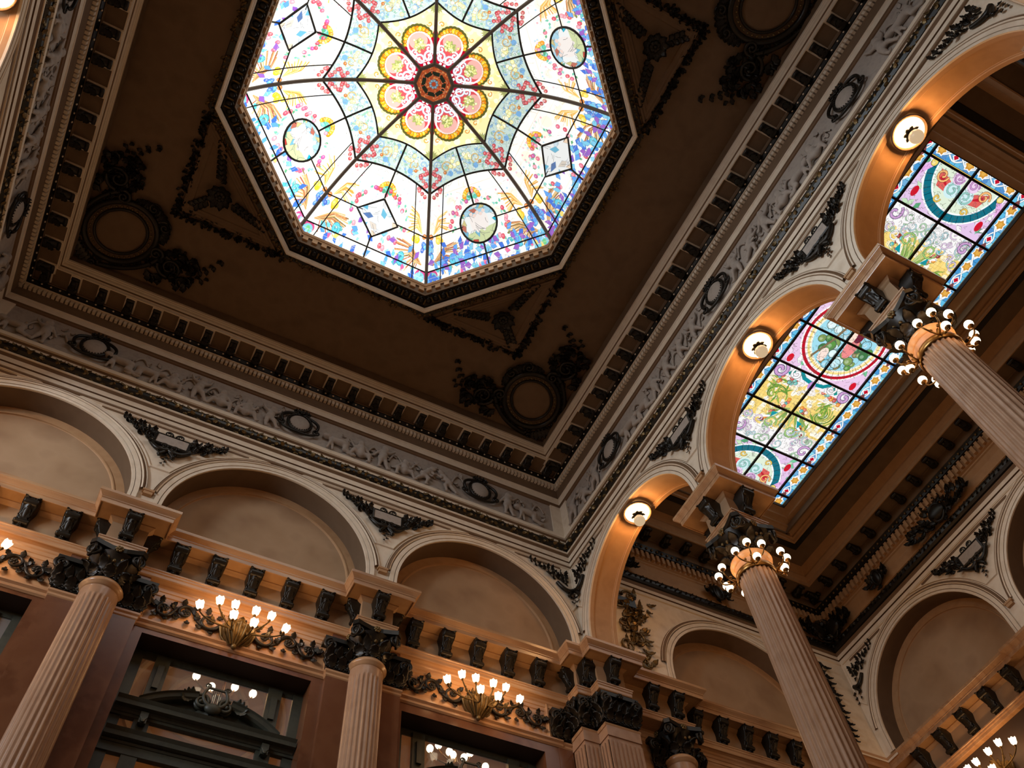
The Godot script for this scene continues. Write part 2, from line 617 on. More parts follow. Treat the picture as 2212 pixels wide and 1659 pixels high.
	for sg in [-1.0, 1.0]:
		P.curl(Vector2(sg * 0.42, 2.12), 0.16, 0.5, 1.3, 0.02, c8(226, 190, 120), c8(150, 130, 100), sg)
		P.curl(Vector2(sg * 0.62, 2.02), 0.12, 2.5, 1.3, 0.02, c8(160, 196, 226), c8(120, 140, 150), -sg)
		P.flow(Vector2(sg * 0.5, 2.24), 0.04, c8(206, 120, 60))
		P.disc(Vector2(sg * 0.36, 2.3), 0.07, c8(120, 170, 214))
		for k in 7:
			P.flow(Vector2(sg * (0.2 + 0.1 * P.rng.randfn()), 2.05 + 0.08 * P.rng.randfn()), 0.05, [c8(250, 240, 170), c8(255, 250, 214)][k % 2], c8(150, 150, 110))
		for k in 16:
			var s := lerpf(2.1, 2.72, k / 15.0)
			P.flow(Vector2(sg * (0.8 + 0.1 * sin(k * 0.9)) * s * tn, s), 0.045, [c8(206, 84, 88), c8(222, 120, 120), c8(188, 66, 74)][k % 3], c8(120, 60, 60))
	P.craze(90, Rect2(-0.9, 1.75, 1.8, 0.8), c8(120, 124, 116), 0.16)
	# outer field: bouquet on the axis, roses, gilt plumes, vases, ribbons
	for k in 16:
		var a := P.rng.randf_range(PI * 0.95, PI * 2.05)
		P.leafp(Vector2(0, 2.98), a, 0.22, 0.09, [c8(96, 200, 176), c8(140, 220, 206), c8(80, 170, 140)][k % 3], c8(60, 140, 120))
	for k in 11:
		var a := lerpf(PI * 1.02, PI * 1.98, k / 10.0)
		P.flow(Vector2(cos(a) * 0.2, 2.98 + sin(a) * 0.19), 0.05, [c8(250, 196, 40), c8(240, 156, 30), c8(252, 220, 90)][k % 3], c8(190, 120, 30))
	for k in 46:
		var a := P.rng.randf() * TAU
		var q := Vector2(cos(a) * 0.72, 3.5 + sin(a) * 0.52) + Vector2(P.rng.randfn(), P.rng.randfn()) * 0.05
		if absf(q.x) < q.y * tn - 0.1:
			if k % 2:
				P.leafp(q, P.rng.randf() * TAU, 0.1, 0.05, [c8(110, 200, 170), c8(90, 170, 120), c8(150, 220, 210)][k % 3], c8(70, 130, 100))
			else:
				P.flow(q, 0.045, [c8(232, 110, 140), c8(224, 80, 100), c8(240, 160, 176), c8(200, 90, 160)][P.rng.randi() % 4], c8(170, 70, 90))
	for k in 26:
		var q := Vector2(P.rng.randf_range(-1, 1) * 1.1, P.rng.randf_range(2.7, 3.3))
		if absf(q.x) < q.y * tn - 0.08:
			P.flow(q, 0.022, [c8(244, 170, 180), c8(180, 220, 240), c8(240, 200, 210), c8(190, 230, 210)][k % 4], c8(220, 190, 190))
	for sg in [-1.0, 1.0]:
		var f := func(tau: float, s: float) -> Vector2: return Vector2(sg * tau * s * tn, s)
		for k in 22:
			var a: float = lerpf(-0.5, 2.4, k / 21.0)
			var b0: Vector2 = f.call(0.9, 3.98)
			var tip: Vector2 = f.call(0.66 - 0.22 * sin(a), 3.92 + 0.2 * cos(a * 1.3)) + Vector2(P.rng.randfn(), P.rng.randfn()) * 0.03
			P.line(PackedVector2Array([b0, b0.lerp(tip, 0.5) + Vector2(-sg * 0.05, -0.1), tip]), 0.024, [c8(176, 96, 66), c8(214, 160, 96), c8(140, 112, 60), c8(224, 184, 120)][k % 4])
		for k in 12:
			var b1: Vector2 = f.call(0.88, 3.46)
			var tip: Vector2 = f.call(0.6, 3.3 + 0.22 * sin(k * 0.5)) + Vector2(P.rng.randfn(), P.rng.randfn()) * 0.04
			P.line(PackedVector2Array([b1, b1.lerp(tip, 0.5) + Vector2(0, -0.12), tip]), 0.026, [c8(240, 190, 90), c8(226, 160, 70), c8(250, 220, 150)][k % 3])
		for k in int(5 + 6 * minf(blue, 1.0)):
			P.flow(f.call(0.93, 3.62 + 0.02 * k) + Vector2(P.rng.randfn(), P.rng.randfn()) * 0.035, 0.045, [c8(84, 140, 226), c8(110, 190, 236), c8(70, 110, 200)][k % 3], c8(60, 90, 160))
		for k in 6:
			P.flow(f.call(0.78, 3.6) + Vector2(P.rng.randfn(), P.rng.randfn()) * 0.04, 0.055, [c8(250, 206, 40), c8(252, 226, 90)][k % 2], c8(214, 160, 40))
		P.flow(f.call(0.93, 3.5), 0.05, c8(226, 130, 60))
		var vb: Vector2 = f.call(0.9, 4.14)
		P.poly(ell(vb, 0.15, 0.09, 16), c8(206, 70, 130))
		P.poly(ell(vb + Vector2(0, 0.03), 0.12, 0.08, 16), c8(120, 196, 206))
		P.disc(vb + Vector2(0, 0.03), 0.05, c8(110, 200, 130))
		P.poly(ell(vb + Vector2(0, 0.12), 0.09, 0.04, 12), c8(220, 60, 90))
		for k in int(5 + 11 * minf(blue, 1.0)):
			P.leafp(f.call(P.rng.randf_range(0.35, 0.8), P.rng.randf_range(3.98, 4.12)), P.rng.randf() * TAU, 0.15, 0.08, [c8(70, 150, 226), c8(110, 206, 240), c8(60, 120, 210), c8(80, 190, 190)][k % 4], c8(60, 110, 180))
		P.curl(f.call(0.55, 4.0), 0.1, 1.0, 1.1, 0.05, c8(90, 200, 226), c8(60, 140, 150), sg)
	for k in int(22 + 40 * minf(blue, 1.0)):
		var s := P.rng.randf_range(4.06, 4.36)
		var t := P.rng.randf_range(-1, 1) * s * tn
		P.leafp(Vector2(t, s), P.rng.randf() * TAU, 0.16, 0.09, [c8(90, 170, 236), c8(150, 214, 246), c8(236, 96, 150), c8(250, 240, 240), c8(110, 200, 220), c8(250, 214, 110)][P.rng.randi() % (4 if k % 2 else 6)], c8(110, 160, 200))
	for k in int(70 * blue):
		var s := P.rng.randf_range(3.75, 4.36)
		var t := P.rng.randf_range(-1, 1) * s * tn
		P.leafp(Vector2(t, s), P.rng.randf() * TAU, 0.2, 0.1, [c8(54, 110, 214), c8(90, 160, 236), c8(150, 90, 190), c8(120, 200, 230)][k % 4], c8(60, 100, 170))
	P.craze(110, Rect2(-1.4, 2.6, 2.8, 1.8), c8(214, 190, 160), 0.2)
	for k in 8:
		P.line(PackedVector2Array([Vector2(-1.8, 2.7 + k * 0.21), Vector2(1.8, 2.7 + k * 0.21)]), 0.005, c8(236, 216, 186))
	return P.tex()

func band_in(tau: float) -> float:
	return 1.72 + 0.14 * tau * tau

func band_out(tau: float) -> float:
	return 2.44 + 0.17 * tau * tau

# pictures of the medallions: x, y in -0.5..0.5
func paint_medal(oval: bool, sd: int) -> ImageTexture:
	var P := Paint.new(256, 256, 256.0, Vector2(128, 128), c8(250, 252, 250), sd)
	if oval:
		P.poly(pv([-0.5, -0.5, 0.5, -0.5, 0.5, -0.1, -0.5, -0.22]), c8(176, 220, 240))
		P.poly(pv([-0.5, 0.2, 0.5, 0.1, 0.5, 0.5, -0.5, 0.5]), c8(214, 226, 170))
		for k in 20:
			P.leafp(Vector2(P.rng.randf_range(-0.5, 0.5), P.rng.randf_range(-0.4, 0.4)), P.rng.randf() * TAU, 0.2, 0.1, [c8(120, 190, 220), c8(220, 206, 140), c8(110, 180, 140), c8(240, 236, 226), c8(200, 110, 90)][k % 5], c8(130, 140, 130))
		for k in 5:
			P.poly(ell(Vector2(-0.12 + 0.07 * k, -0.02 + 0.05 * (k % 2)), 0.06, 0.17, 14), c8(255, 246, 240))
			P.disc(Vector2(-0.12 + 0.07 * k, -0.22 + 0.05 * (k % 2)), 0.04, c8(252, 226, 214))
		P.leafp(Vector2(0.3, 0.0), 0.3, 0.2, 0.1, c8(0, 190, 220))
		P.leafp(Vector2(-0.2, 0.3), 1.0, 0.2, 0.14, c8(200, 50, 40))
	else:
		for k in 26:
			P.leafp(Vector2(P.rng.randf_range(-0.5, 0.5), P.rng.randf_range(-0.5, 0.5)), P.rng.randf() * TAU, 0.24, 0.12, [c8(250, 250, 250), c8(220, 240, 250), c8(110, 190, 220), c8(250, 220, 190), c8(80, 120, 180), c8(226, 214, 200)][k % 6], c8(180, 190, 200))
	P.craze(40, Rect2(-0.5, -0.5, 1, 1), c8(110, 110, 110), 0.25)
	return P.tex()

func paint_hub() -> ImageTexture:
	var P := Paint.new(256, 256, 230.0, Vector2(128, 128), c8(190, 84, 44), 9)
	for k in 420:
		P.disc(Vector2(P.rng.randf_range(-0.5, 0.5), P.rng.randf_range(-0.5, 0.5)), 0.022, [c8(226, 120, 62), c8(240, 160, 96), c8(170, 60, 32), c8(206, 96, 50)][k % 4])
	for k in 8:
		var a := TAU * k / 8 + 0.2
		P.line(PackedVector2Array([Vector2.from_angle(a - 0.25) * 0.27, Vector2.from_angle(a + 0.25) * 0.27]), 0.1, c8(30, 40, 28))
		P.curl(Vector2.from_angle(a + 0.4) * 0.26, 0.1, a, 0.7, 0.022, c8(226, 130, 90), c8(130, 56, 36))
		P.flow(Vector2.from_angle(a) * 0.09, 0.035, c8(130, 160, 176), c8(60, 60, 70))
	P.disc(Vector2.ZERO, 0.055, c8(200, 76, 40))
	return P.tex()

# the aisle's long stained glass ceiling: x across -1.63..1.63, y along -5.03..5.03
func paint_aisle() -> ImageTexture:
	var P := Paint.new(640, 1960, 192.0, Vector2(320, 980), c8(244, 240, 238), 21)
	var yel := c8(246, 214, 120)
	for sg in [-1.0, 1.0]:
		# yellow field of quarries with green wreaths
		P.poly(pv([-1.25, sg * 1.7, 1.25, sg * 1.7, 1.25, sg * 2.75, -1.25, sg * 2.75]), yel)
		for k in 260:
			var q := Vector2(P.rng.randf_range(-1.2, 1.2), sg * P.rng.randf_range(1.3, 3.0))
			P.disc(q, 0.07, [c8(250, 222, 136), c8(244, 212, 120), c8(252, 240, 200), c8(255, 250, 236)][k % 4])
		for k in 30:
			P.line(pv([-1.25 + 0.0875 * k, sg * 1.2, -1.25 + 0.0875 * k, sg * 3.4]), 0.005, c8(196, 164, 96))
			P.line(pv([-1.25, sg * (1.2 + 0.0875 * k), 1.25, sg * (1.2 + 0.0875 * k)]), 0.005, c8(196, 164, 96))
		for sx in [-1.0, 1.0]:
			for k in 7:
				P.curl(Vector2(sx * 0.78, sg * 2.05), 0.42 - 0.05 * k, 0.4 * k, 0.55, 0.022, [c8(150, 190, 70), c8(90, 150, 60), c8(190, 210, 110)][k % 3], c8(70, 90, 40), sx * sg)
			for k in 16:
				P.leafp(Vector2(sx * (0.75 + 0.12 * P.rng.randfn()), sg * (1.9 + 0.25 * P.rng.randfn())), P.rng.randf() * TAU, 0.34, 0.05, [c8(110, 160, 60), c8(160, 190, 80)][k % 2], c8(70, 90, 40))
			for k in 30:
				P.flow(Vector2(sx * (0.72 + 0.3 * P.rng.randf_range(-1, 1)), sg * (1.45 + 0.1 * P.rng.randfn())), 0.055, [c8(226, 110, 90), c8(236, 150, 60), c8(110, 190, 180), c8(200, 80, 80), c8(240, 180, 80)][k % 5], c8(110, 60, 50))
			for k in 24:
				P.flow(Vector2(sx * (0.25 + 0.35 * k / 24.0 + 0.04 * P.rng.randfn()), sg * (2.1 + 0.75 * k / 24.0 + 0.05 * P.rng.randfn())), 0.05, [c8(226, 120, 100), c8(240, 150, 50), c8(90, 190, 190), c8(150, 50, 50), c8(250, 226, 210)][k % 5], c8(110, 60, 50))
			for k in 9:
				P.leafp(Vector2(sx * 0.1, sg * 2.2), PI / 2 * sg - sx * sg * 0.5 + P.rng.randfn() * 0.5, 0.7, 0.06, [c8(140, 176, 90), c8(190, 206, 130)][k % 2], c8(90, 104, 60))
			P.line(pv([sx * 0.28, sg * 2.35, sx * 0.42, sg * 2.62, sx * 0.62, sg * 2.7]), 0.06, c8(250, 252, 252))
			P.poly(pv([sx * 0.3, sg * 2.45, sx * 0.48, sg * 2.48, sx * 0.44, sg * 2.66]), c8(0, 150, 160))
		# white and lilac scroll work
		P.poly(pv([-1.25, sg * 2.95, 1.25, sg * 2.95, 1.25, sg * 3.45, -1.25, sg * 3.45]), c8(246, 244, 244))
		for k in 44:
			P.curl(Vector2(P.rng.randf_range(-1.15, 1.15), sg * P.rng.randf_range(2.75, 3.42)), P.rng.randf_range(0.07, 0.16), P.rng.randf() * TAU, 1.1, 0.026, [c8(250, 250, 250), c8(180, 214, 220), c8(226, 200, 230), c8(170, 210, 170)][k % 4], c8(130, 130, 130), 1.0 if k % 2 else -1.0)
		for sx in [-1.0, 1.0]:
			P.curl(Vector2(sx * 1.05, sg * 3.2), 0.18, 1.0, 0.9, 0.05, c8(206, 160, 210), c8(90, 80, 110), sx)
			P.curl(Vector2(sx * 0.35, sg * 2.8), 0.2, 0.0, 1.2, 0.03, c8(160, 206, 120), c8(80, 110, 70), -sx)
		# end panel: lilac ground, teal half ring, red and pink spandrels
		P.poly(pv([-1.25, sg * 3.46, 1.25, sg * 3.46, 1.25, sg * 4.6, -1.25, sg * 4.6]), c8(226, 196, 232))
		for k in 50:
			P.leafp(Vector2(P.rng.randf_range(-1.2, 1.2), sg * P.rng.randf_range(3.5, 4.55)), P.rng.randf() * TAU, 0.26, 0.12, [c8(120, 200, 160), c8(236, 214, 238), c8(196, 226, 190), c8(90, 170, 120), c8(246, 240, 246)][k % 5], c8(110, 110, 110))
		for e in [[1.12, c8(250, 250, 250)], [1.08, c8(10, 110, 130)], [0.9, c8(250, 250, 250)], [0.86, c8(222, 236, 214)]]:
			P.poly(ell(Vector2(0, sg * 4.6), e[0], e[0] * 0.98, 40, 180 if sg > 0 else 0, 360 if sg > 0 else 180), e[1])
		for k in 18:
			var a: float = deg_to_rad(lerpf(10, 170, k / 17.0)) * -sg
			P.line(PackedVector2Array([Vector2(0, sg * 4.6) + Vector2.from_angle(a) * 0.9, Vector2(0, sg * 4.6) + Vector2.from_angle(a) * 1.07]), 0.012, c8(0, 50, 70))
		for sx in [-1.0, 1.0]:
			P.poly(pv([sx * 0.12, sg * 4.05, sx * 0.62, sg * 4.12, sx * 0.75, sg * 4.5, sx * 0.25, sg * 4.3]), c8(222, 96, 90))
			P.poly(pv([sx * 0.3, sg * 4.16, sx * 0.66, sg * 4.3, sx * 0.6, sg * 4.4]), c8(196, 30, 50))
			P.curl(Vector2(sx * 0.62, sg * 4.38), 0.16, 0.0, 1.2, 0.04, c8(250, 190, 120), c8(130, 60, 40), sx)
			P.disc(Vector2(sx * 0.2, sg * 4.2), 0.2, c8(206, 236, 240))
			P.curl(Vector2(sx * 0.2, sg * 4.2), 0.17, 0.0, 1.3, 0.03, c8(150, 210, 200), c8(110, 130, 130), -sx)
			P.disc(Vector2(sx * 0.22, sg * 4.5), 0.17, c8(236, 206, 236))
			P.curl(Vector2(sx * 0.22, sg * 4.5), 0.14, 0.0, 1.3, 0.03, c8(206, 150, 206), c8(110, 90, 120), sx)
			P.poly(ell(Vector2(sx * 0.98, sg * 3.8), 0.08, 0.13, 18), c8(206, 20, 44))
			P.line(pv([sx * 1.0, sg * 4.5, sx * 1.2, sg * 4.2]), 0.13, c8(232, 176, 232))
			P.flow(Vector2(sx * 1.0, sg * 4.52), 0.08, c8(240, 214, 110))
			P.curl(Vector2(sx * 0.4, sg * 3.9), 0.1, 0.0, 1.0, 0.03, c8(240, 200, 90), c8(130, 100, 50), sx)
	# teal garland rows beside the middle
	for sg in [-1.0, 1.0]:
		P.poly(pv([-1.25, sg * 1.16, 1.25, sg * 1.16, 1.25, sg * 1.45, -1.25, sg * 1.45]), c8(244, 240, 244))
		for sx in [-1.0, 1.0]:
			P.line(pv([sx * 0.06, sg * 1.36, sx * 0.3, sg * 1.32, sx * 0.45, sg * 1.2]), 0.1, c8(0, 140, 150))
			P.line(pv([sx * 0.62, sg * 1.22, sx * 0.74, sg * 1.36]), 0.09, c8(0, 150, 140))
			P.curl(Vector2(sx * 1.02, sg * 1.36), 0.2, 1.0, 1.1, 0.07, c8(206, 160, 210), c8(90, 80, 120), sx)
			P.curl(Vector2(sx * 0.55, sg * 1.3), 0.16, 2.0, 1.1, 0.05, c8(250, 250, 250), c8(120, 120, 120), -sx)
		P.poly(ell(Vector2(0, sg * 1.42), 0.1, 0.13, 16), c8(200, 150, 220))
	# middle: landscape in a red ring
	P.poly(pv([-1.25, -1.16, 1.25, -1.16, 1.25, 1.16, -1.25, 1.16]), c8(234, 200, 232))
	for k in 50:
		var q := Vector2(P.rng.randf_range(-1.2, 1.2), P.rng.randf_range(-1.14, 1.14))
		P.leafp(q, P.rng.randf() * TAU, 0.24, 0.12, [c8(120, 200, 150), c8(240, 220, 240), c8(90, 180, 120), c8(246, 246, 246)][k % 4], c8(110, 120, 110))
	for sx in [-1.0, 1.0]:
		for sg in [-1.0, 1.0]:
			P.poly(ell(Vector2(sx * 1.0, sg * 0.98), 0.08, 0.12, 18), c8(214, 20, 44))
	for e in [[1.14, c8(252, 250, 250)], [1.1, c8(190, 14, 40)], [1.02, c8(250, 244, 244)], [0.96, c8(250, 224, 140)], [0.9, c8(255, 244, 220)], [0.85, c8(160, 220, 236)]]:
		P.poly(ell(Vector2.ZERO, e[0], e[0], 56), e[1])
	for k in 70:
		var q := Vector2.from_angle(P.rng.randf() * TAU) * 0.8 * sqrt(P.rng.randf())
		var g: Array = [c8(90, 150, 70), c8(60, 120, 70), c8(130, 160, 90), c8(150, 130, 80)] if (q.y < 0.1 and absf(q.x) > 0.2) else [c8(150, 214, 236), c8(190, 232, 240), c8(120, 200, 226), c8(220, 244, 246)]
		P.flow(q, P.rng.randf_range(0.06, 0.13), g[P.rng.randi() % g.size()], c8(70, 90, 80))
	P.line(pv([-0.55, -0.7, -0.3, -0.1, -0.2, 0.3]), 0.06, c8(130, 110, 80))
	P.poly(ell(Vector2(0.24, -0.1), 0.16, 0.32, 20), c8(240, 140, 140))
	P.poly(ell(Vector2(0.26, 0.24), 0.12, 0.18, 18), c8(110, 20, 50))
	P.poly(ell(Vector2(0.1, 0.16), 0.1, 0.2, 18), c8(255, 224, 206))
	P.disc(Vector2(0.16, 0.5), 0.09, c8(255, 222, 200))
	P.poly(ell(Vector2(-0.3, -0.55), 0.12, 0.2, 18), c8(250, 226, 214))
	P.craze(50, Rect2(-0.7, -0.7, 1.4, 1.4), c8(80, 90, 90), 0.25)
	for k in 40:
		var a := TAU * k / 40
		P.line(PackedVector2Array([Vector2.from_angle(a) * 0.87, Vector2.from_angle(a) * 1.12]), 0.01, c8(110, 60, 50))
	P.craze(2200, Rect2(-1.25, -4.6, 2.5, 9.2), c8(96, 92, 86), 0.11)
	# border: blue tiles, gold stars, red lozenges, yellow edges
	var tiles := func(c0: Vector2, along: Vector2, l: float) -> void:
		var ac := Vector2(-along.y, along.x)
		var n := int(round(l / 0.14))
		for k in n:
			for j in 3:
				var q: Vector2 = c0 + along * (l * (k + 0.5) / n) + ac * (0.125 * (j - 1))
				var h: float = l / n * 0.52
				P.poly(PackedVector2Array([q - along * h - ac * 0.07, q + along * h * 0.8 - ac * 0.06, q + along * h + ac * 0.07, q - along * h * 0.9 + ac * 0.06]), [c8(96, 186, 226), c8(70, 150, 210), c8(140, 212, 232), c8(84, 140, 200), c8(112, 172, 214)][P.rng.randi() % 5])
				P.line(PackedVector2Array([q - along * h - ac * 0.07, q - along * h + ac * 0.07]), 0.01, c8(40, 90, 130))
		var m := int(round(l / 0.385))
		var wave := [PackedVector2Array(), PackedVector2Array()]
		for k in m * 8 + 1:
			var f := k / float(m * 8)
			for e in 2:
				wave[e].append(c0 + along * l * f + ac * 0.1 * sin(f * m * PI + e * PI))
		for e in 2:
			P.line(wave[e], 0.045, c8(90, 110, 130))
			P.line(wave[e], 0.032, c8(250, 252, 252))
		for k in m:
			var q: Vector2 = c0 + along * (l * (k + 0.5) / m)
			if k % 3 == 1:
				P.poly(PackedVector2Array([q - along * 0.1, q - ac * 0.1, q + along * 0.1, q + ac * 0.1]), c8(250, 250, 250))
				P.poly(PackedVector2Array([q - along * 0.07, q - ac * 0.07, q + along * 0.07, q + ac * 0.07]), c8(190, 16, 44))
			else:
				for e in [[0.16, c8(250, 250, 250)], [0.125, c8(206, 146, 56)], [0.07, c8(226, 172, 78)]]:
					var st := PackedVector2Array()
					for z in 12:
						st.append(q + Vector2.from_angle(TAU * z / 12 + along.angle()) * e[0] * (1.0 if z % 2 == 0 else 0.68))
					P.poly(st, e[1])
		for e in [-0.2, 0.2]:
			P.line(PackedVector2Array([c0 + ac * e, c0 + along * l + ac * e]), 0.045, c8(246, 206, 100))
			P.line(PackedVector2Array([c0 + ac * e * 0.87, c0 + along * l + ac * e * 0.87]), 0.01, c8(60, 60, 60))
	for sx in [-1.0, 1.0]:
		tiles.call(Vector2(sx * 1.43, -5.03), Vector2(0, 1), 10.06)
		tiles.call(Vector2(-1.25, sx * 4.82), Vector2(1, 0), 2.5)
	for k in 9:
		for sx in [-1.0, 1.0]:
			P.poly(PackedVector2Array([Vector2(sx * 1.43, -4.6 + 1.15 * k - 0.14), Vector2(sx * 1.43 + 0.09, -4.6 + 1.15 * k), Vector2(sx * 1.43, -4.6 + 1.15 * k + 0.14), Vector2(sx * 1.43 - 0.09, -4.6 + 1.15 * k)]), c8(120, 66, 66))
	return P.tex()

# ---------------------------------------------------------------- walls with arches
# bands of an archivolt: [material, profile (offset from the arch, height)]
const ARCHV := [["cream", [0.0, 0.0, 0.0, 0.04, 0.062, 0.04]], ["brown", [0.062, 0.04, 0.064, 0.028, 0.074, 0.028]], ["cream", [0.074, 0.028, 0.076, 0.046, 0.165, 0.05, 0.168, 0.03]],
	["brown", [0.168, 0.03, 0.186, 0.028]], ["cream", [0.186, 0.028, 0.188, 0.055, 0.212, 0.066]], ["brown", [0.212, 0.066, 0.225, 0.066, 0.245, 0.05, 0.268, 0.03]], ["cream", [0.268, 0.03, 0.27, 0.046, 0.284, 0.046]], ["brown", [0.284, 0.046, 0.288, 0.01, 0.298, 0.0]]]

func arch_path(c: float, rx: float, ry: float, v0: float, n := 40) -> PackedVector2Array:
	var p := PackedVector2Array([Vector2(c - rx, v0)])
	p.append_array(arc(Vector2(c, YS), rx, ry, 180, 0, n))
	p.append(Vector2(c + rx, v0))
	return p

func arch_face(b: MB, u0: float, u1: float, v0: float, v1: float, arches: Array, w := 0.0) -> void:
	var cur := u0
	var q := func(a: Vector2, c: Vector2, d: Vector2, e: Vector2): b.quad(Vector3(a.x, a.y, w), Vector3(c.x, c.y, w), Vector3(d.x, d.y, w), Vector3(e.x, e.y, w))
	for a in arches:
		var c: float = a[0]
		q.call(Vector2(cur, v0), Vector2(c - a[1], v0), Vector2(c - a[1], v1), Vector2(cur, v1))
		var p := arc(Vector2(c, YS), a[1], a[2], 180, 0, 40)
		for k in 40:
			q.call(p[k], p[k + 1], Vector2(p[k + 1].x, v1), Vector2(p[k].x, v1))
		cur = c + a[1]
	q.call(Vector2(cur, v0), Vector2(u1, v0), Vector2(u1, v1), Vector2(cur, v1))

func spandrel_frame(w: Node3D, pier: float, half: float, lo: bool, hi: bool) -> void:
	# curved triangular sunk panel over a pier; lo / hi: which halves exist (corners have one)
	var R := RA + 0.37
	var p := PackedVector2Array()
	var top := 17.38
	var yb := YS + sqrt(maxf(0.0, R * R - half * half))
	if hi:
		var c := Vector2(pier + half, YS)
		var a1 := rad_to_deg(asin(clampf((top - YS) / R, -1, 1)))
		var a := 180.0 - a1
		p.append_array(arc(c, R, R, a, 180.0 - rad_to_deg(asin(clampf((16.05 - YS) / R, -1, 1))), 14))
	else:
		p.append(Vector2(pier - 0.04, top))
		p.append(Vector2(pier - 0.04, 16.2))
	if lo:
		var c := Vector2(pier - half, YS)
		p.append_array(arc(c, R, R, rad_to_deg(asin(clampf((16.05 - YS) / R, -1, 1))), rad_to_deg(asin((top - YS) / R)), 14))
	else:
		p.append(Vector2(pier + 0.04, 16.2))
		p.append(Vector2(pier + 0.04, top))
	var prof := pv([0.0, 0.0, 0.012, 0.03, 0.035, 0.03, 0.05, -0.002])
	part(w, "panel_moulding", swept(p, prof, true), M.cream)
	var b := MB.new()
	poly_prism(b, p, -0.01, 0.004)
	part(w, "spandrel_panel", b.mesh(), M.cream)
	# painted strip under the band
	var s := MB.new()
	box(s, Vector3((p[0].x + p[p.size() - 1].x) / 2, top - 0.055, 0.006), Vector3(absf(p[0].x - p[p.size() - 1].x) - 0.5, 0.06, 0.012))
	part(w, "painted_strip", s.mesh(), M.brown)

func arch_trim(w: Node3D, c: float, rx: float, ry: float) -> void:
	for k in ARCHV.size():
		var path := arch_path(c, rx, ry, YC) if k < 3 else arc(Vector2(c, YS), rx, ry, 173, 7, 40)
		part(w, "archivolt", swept(path, pv(ARCHV[k][1]), false, false, true), M[ARCHV[k][0]])

func niche(w: Node3D, c: float, rx: float, ry: float) -> void:
	part(w, "niche_soffit", swept(arch_path(c, rx, ry, YC - 0.1), pv([0.0, 0.0, 0.0, -0.48]), false, false, true), M.umber)
	var ring := arch_path(c, rx - 0.23, ry - 0.23, YC - 0.1)
	part(w, "niche_ring", swept(ring, pv([0.24, -0.48, 0.05, -0.48, 0.045, -0.462, 0.02, -0.462, 0.012, -0.49, 0.0, -0.5]), false, false, true), M.tan)
	var b := MB.new()
	var p := arc(Vector2(c, YS), rx - 0.23, ry - 0.23, 180, 0, 40)
	for k in 40:
		b.quad(Vector3(p[k].x, YC - 0.1, -0.5), Vector3(p[k + 1].x, YC - 0.1, -0.5), Vector3(p[k + 1].x, p[k + 1].y, -0.5), Vector3(p[k].x, p[k].y, -0.5))
	part(w, "niche_panel", b.mesh(), M.panel)

func pier_block(w: Node3D, u: float, s := 1.0) -> void:
	var b := MB.new()
	box(b, Vector3(u, 15.26, 0.045), Vector3(0.22 * s, 0.05, 0.1))
	box(b, Vector3(u, 15.2, 0.04), Vector3(0.17 * s, 0.08, 0.08))
	part(w, "impost_block", b.mesh(), M.tan)

func upper_wall(called: String, label: String, x: Transform3D, u0: float, u1: float, arches: Array, open: bool, piers: Array, top := 17.46) -> Node3D:
	var w := struct(called, label, x)
	var b := MB.new()
	arch_face(b, u0, u1, YC - 0.12, top, arches)
	part(w, "wall_face", b.mesh(), M.cream)
	for a in arches:
		arch_trim(w, a[0], a[1], a[2])
		if open:
			part(w, "arch_soffit", swept(arch_path(a[0], a[1], a[2], YC - 0.1), pv([0.0, 0.0, 0.0, -0.085, 0.018, -0.1, 0.018, -0.118, 0.03, -0.124, 0.03, -0.546, 0.018, -0.552, 0.018, -0.57, 0.0, -0.585, 0.0, -0.67]), false, false, true), M.tan)
		else:
			niche(w, a[0], a[1], a[2])
	if open:
		var bb := MB.new()
		arch_face(bb, u0, u1, YC - 0.12, 18.2, arches, -0.67)
		# underside of the piers, on the column blocks
		var cur := u0
		for k in arches.size() + 1:
			var e: float = arches[k][0] - arches[k][1] if k < arches.size() else u1
			bb.quad(Vector3(cur, YC - 0.12, 0), Vector3(e, YC - 0.12, 0), Vector3(e, YC - 0.12, -0.67), Vector3(cur, YC - 0.12, -0.67))
			if k < arches.size():
				cur = arches[k][0] + arches[k][1]
		part(w, "wall_back_face", bb.mesh(), M.cream)
	for p in piers:
		spandrel_frame(w, p[0], p[1], p[2], p[3])
		if p[2] and p[3]:
			pier_block(w, p[0])
	return w

# ---------------------------------------------------------------- main cornice
func cornice(called: String, label: String, path: PackedVector2Array, closed: bool, bands: Array) -> Node3D:
	var w := struct(called, label)
	for e in bands:
		part(w, e[0], swept(path, pv(e[2]), closed, true), M[e[1]])
	return w

func edge_frames(x0: float, z0: float, x1: float, z1: float) -> Array:
	# inward-looking frames of a rectangle: [frame (u along, v up, w inward), length]
	return [
		[fr(Vector3(x0, 0, z0), Vector3.RIGHT, Vector3.UP), x1 - x0],
		[fr(Vector3(x1, 0, z0), Vector3.BACK, Vector3.UP), z1 - z0],
		[fr(Vector3(x1, 0, z1), Vector3.LEFT, Vector3.UP), x1 - x0],
		[fr(Vector3(x0, 0, z1), Vector3.FORWARD, Vector3.UP), z1 - z0]]

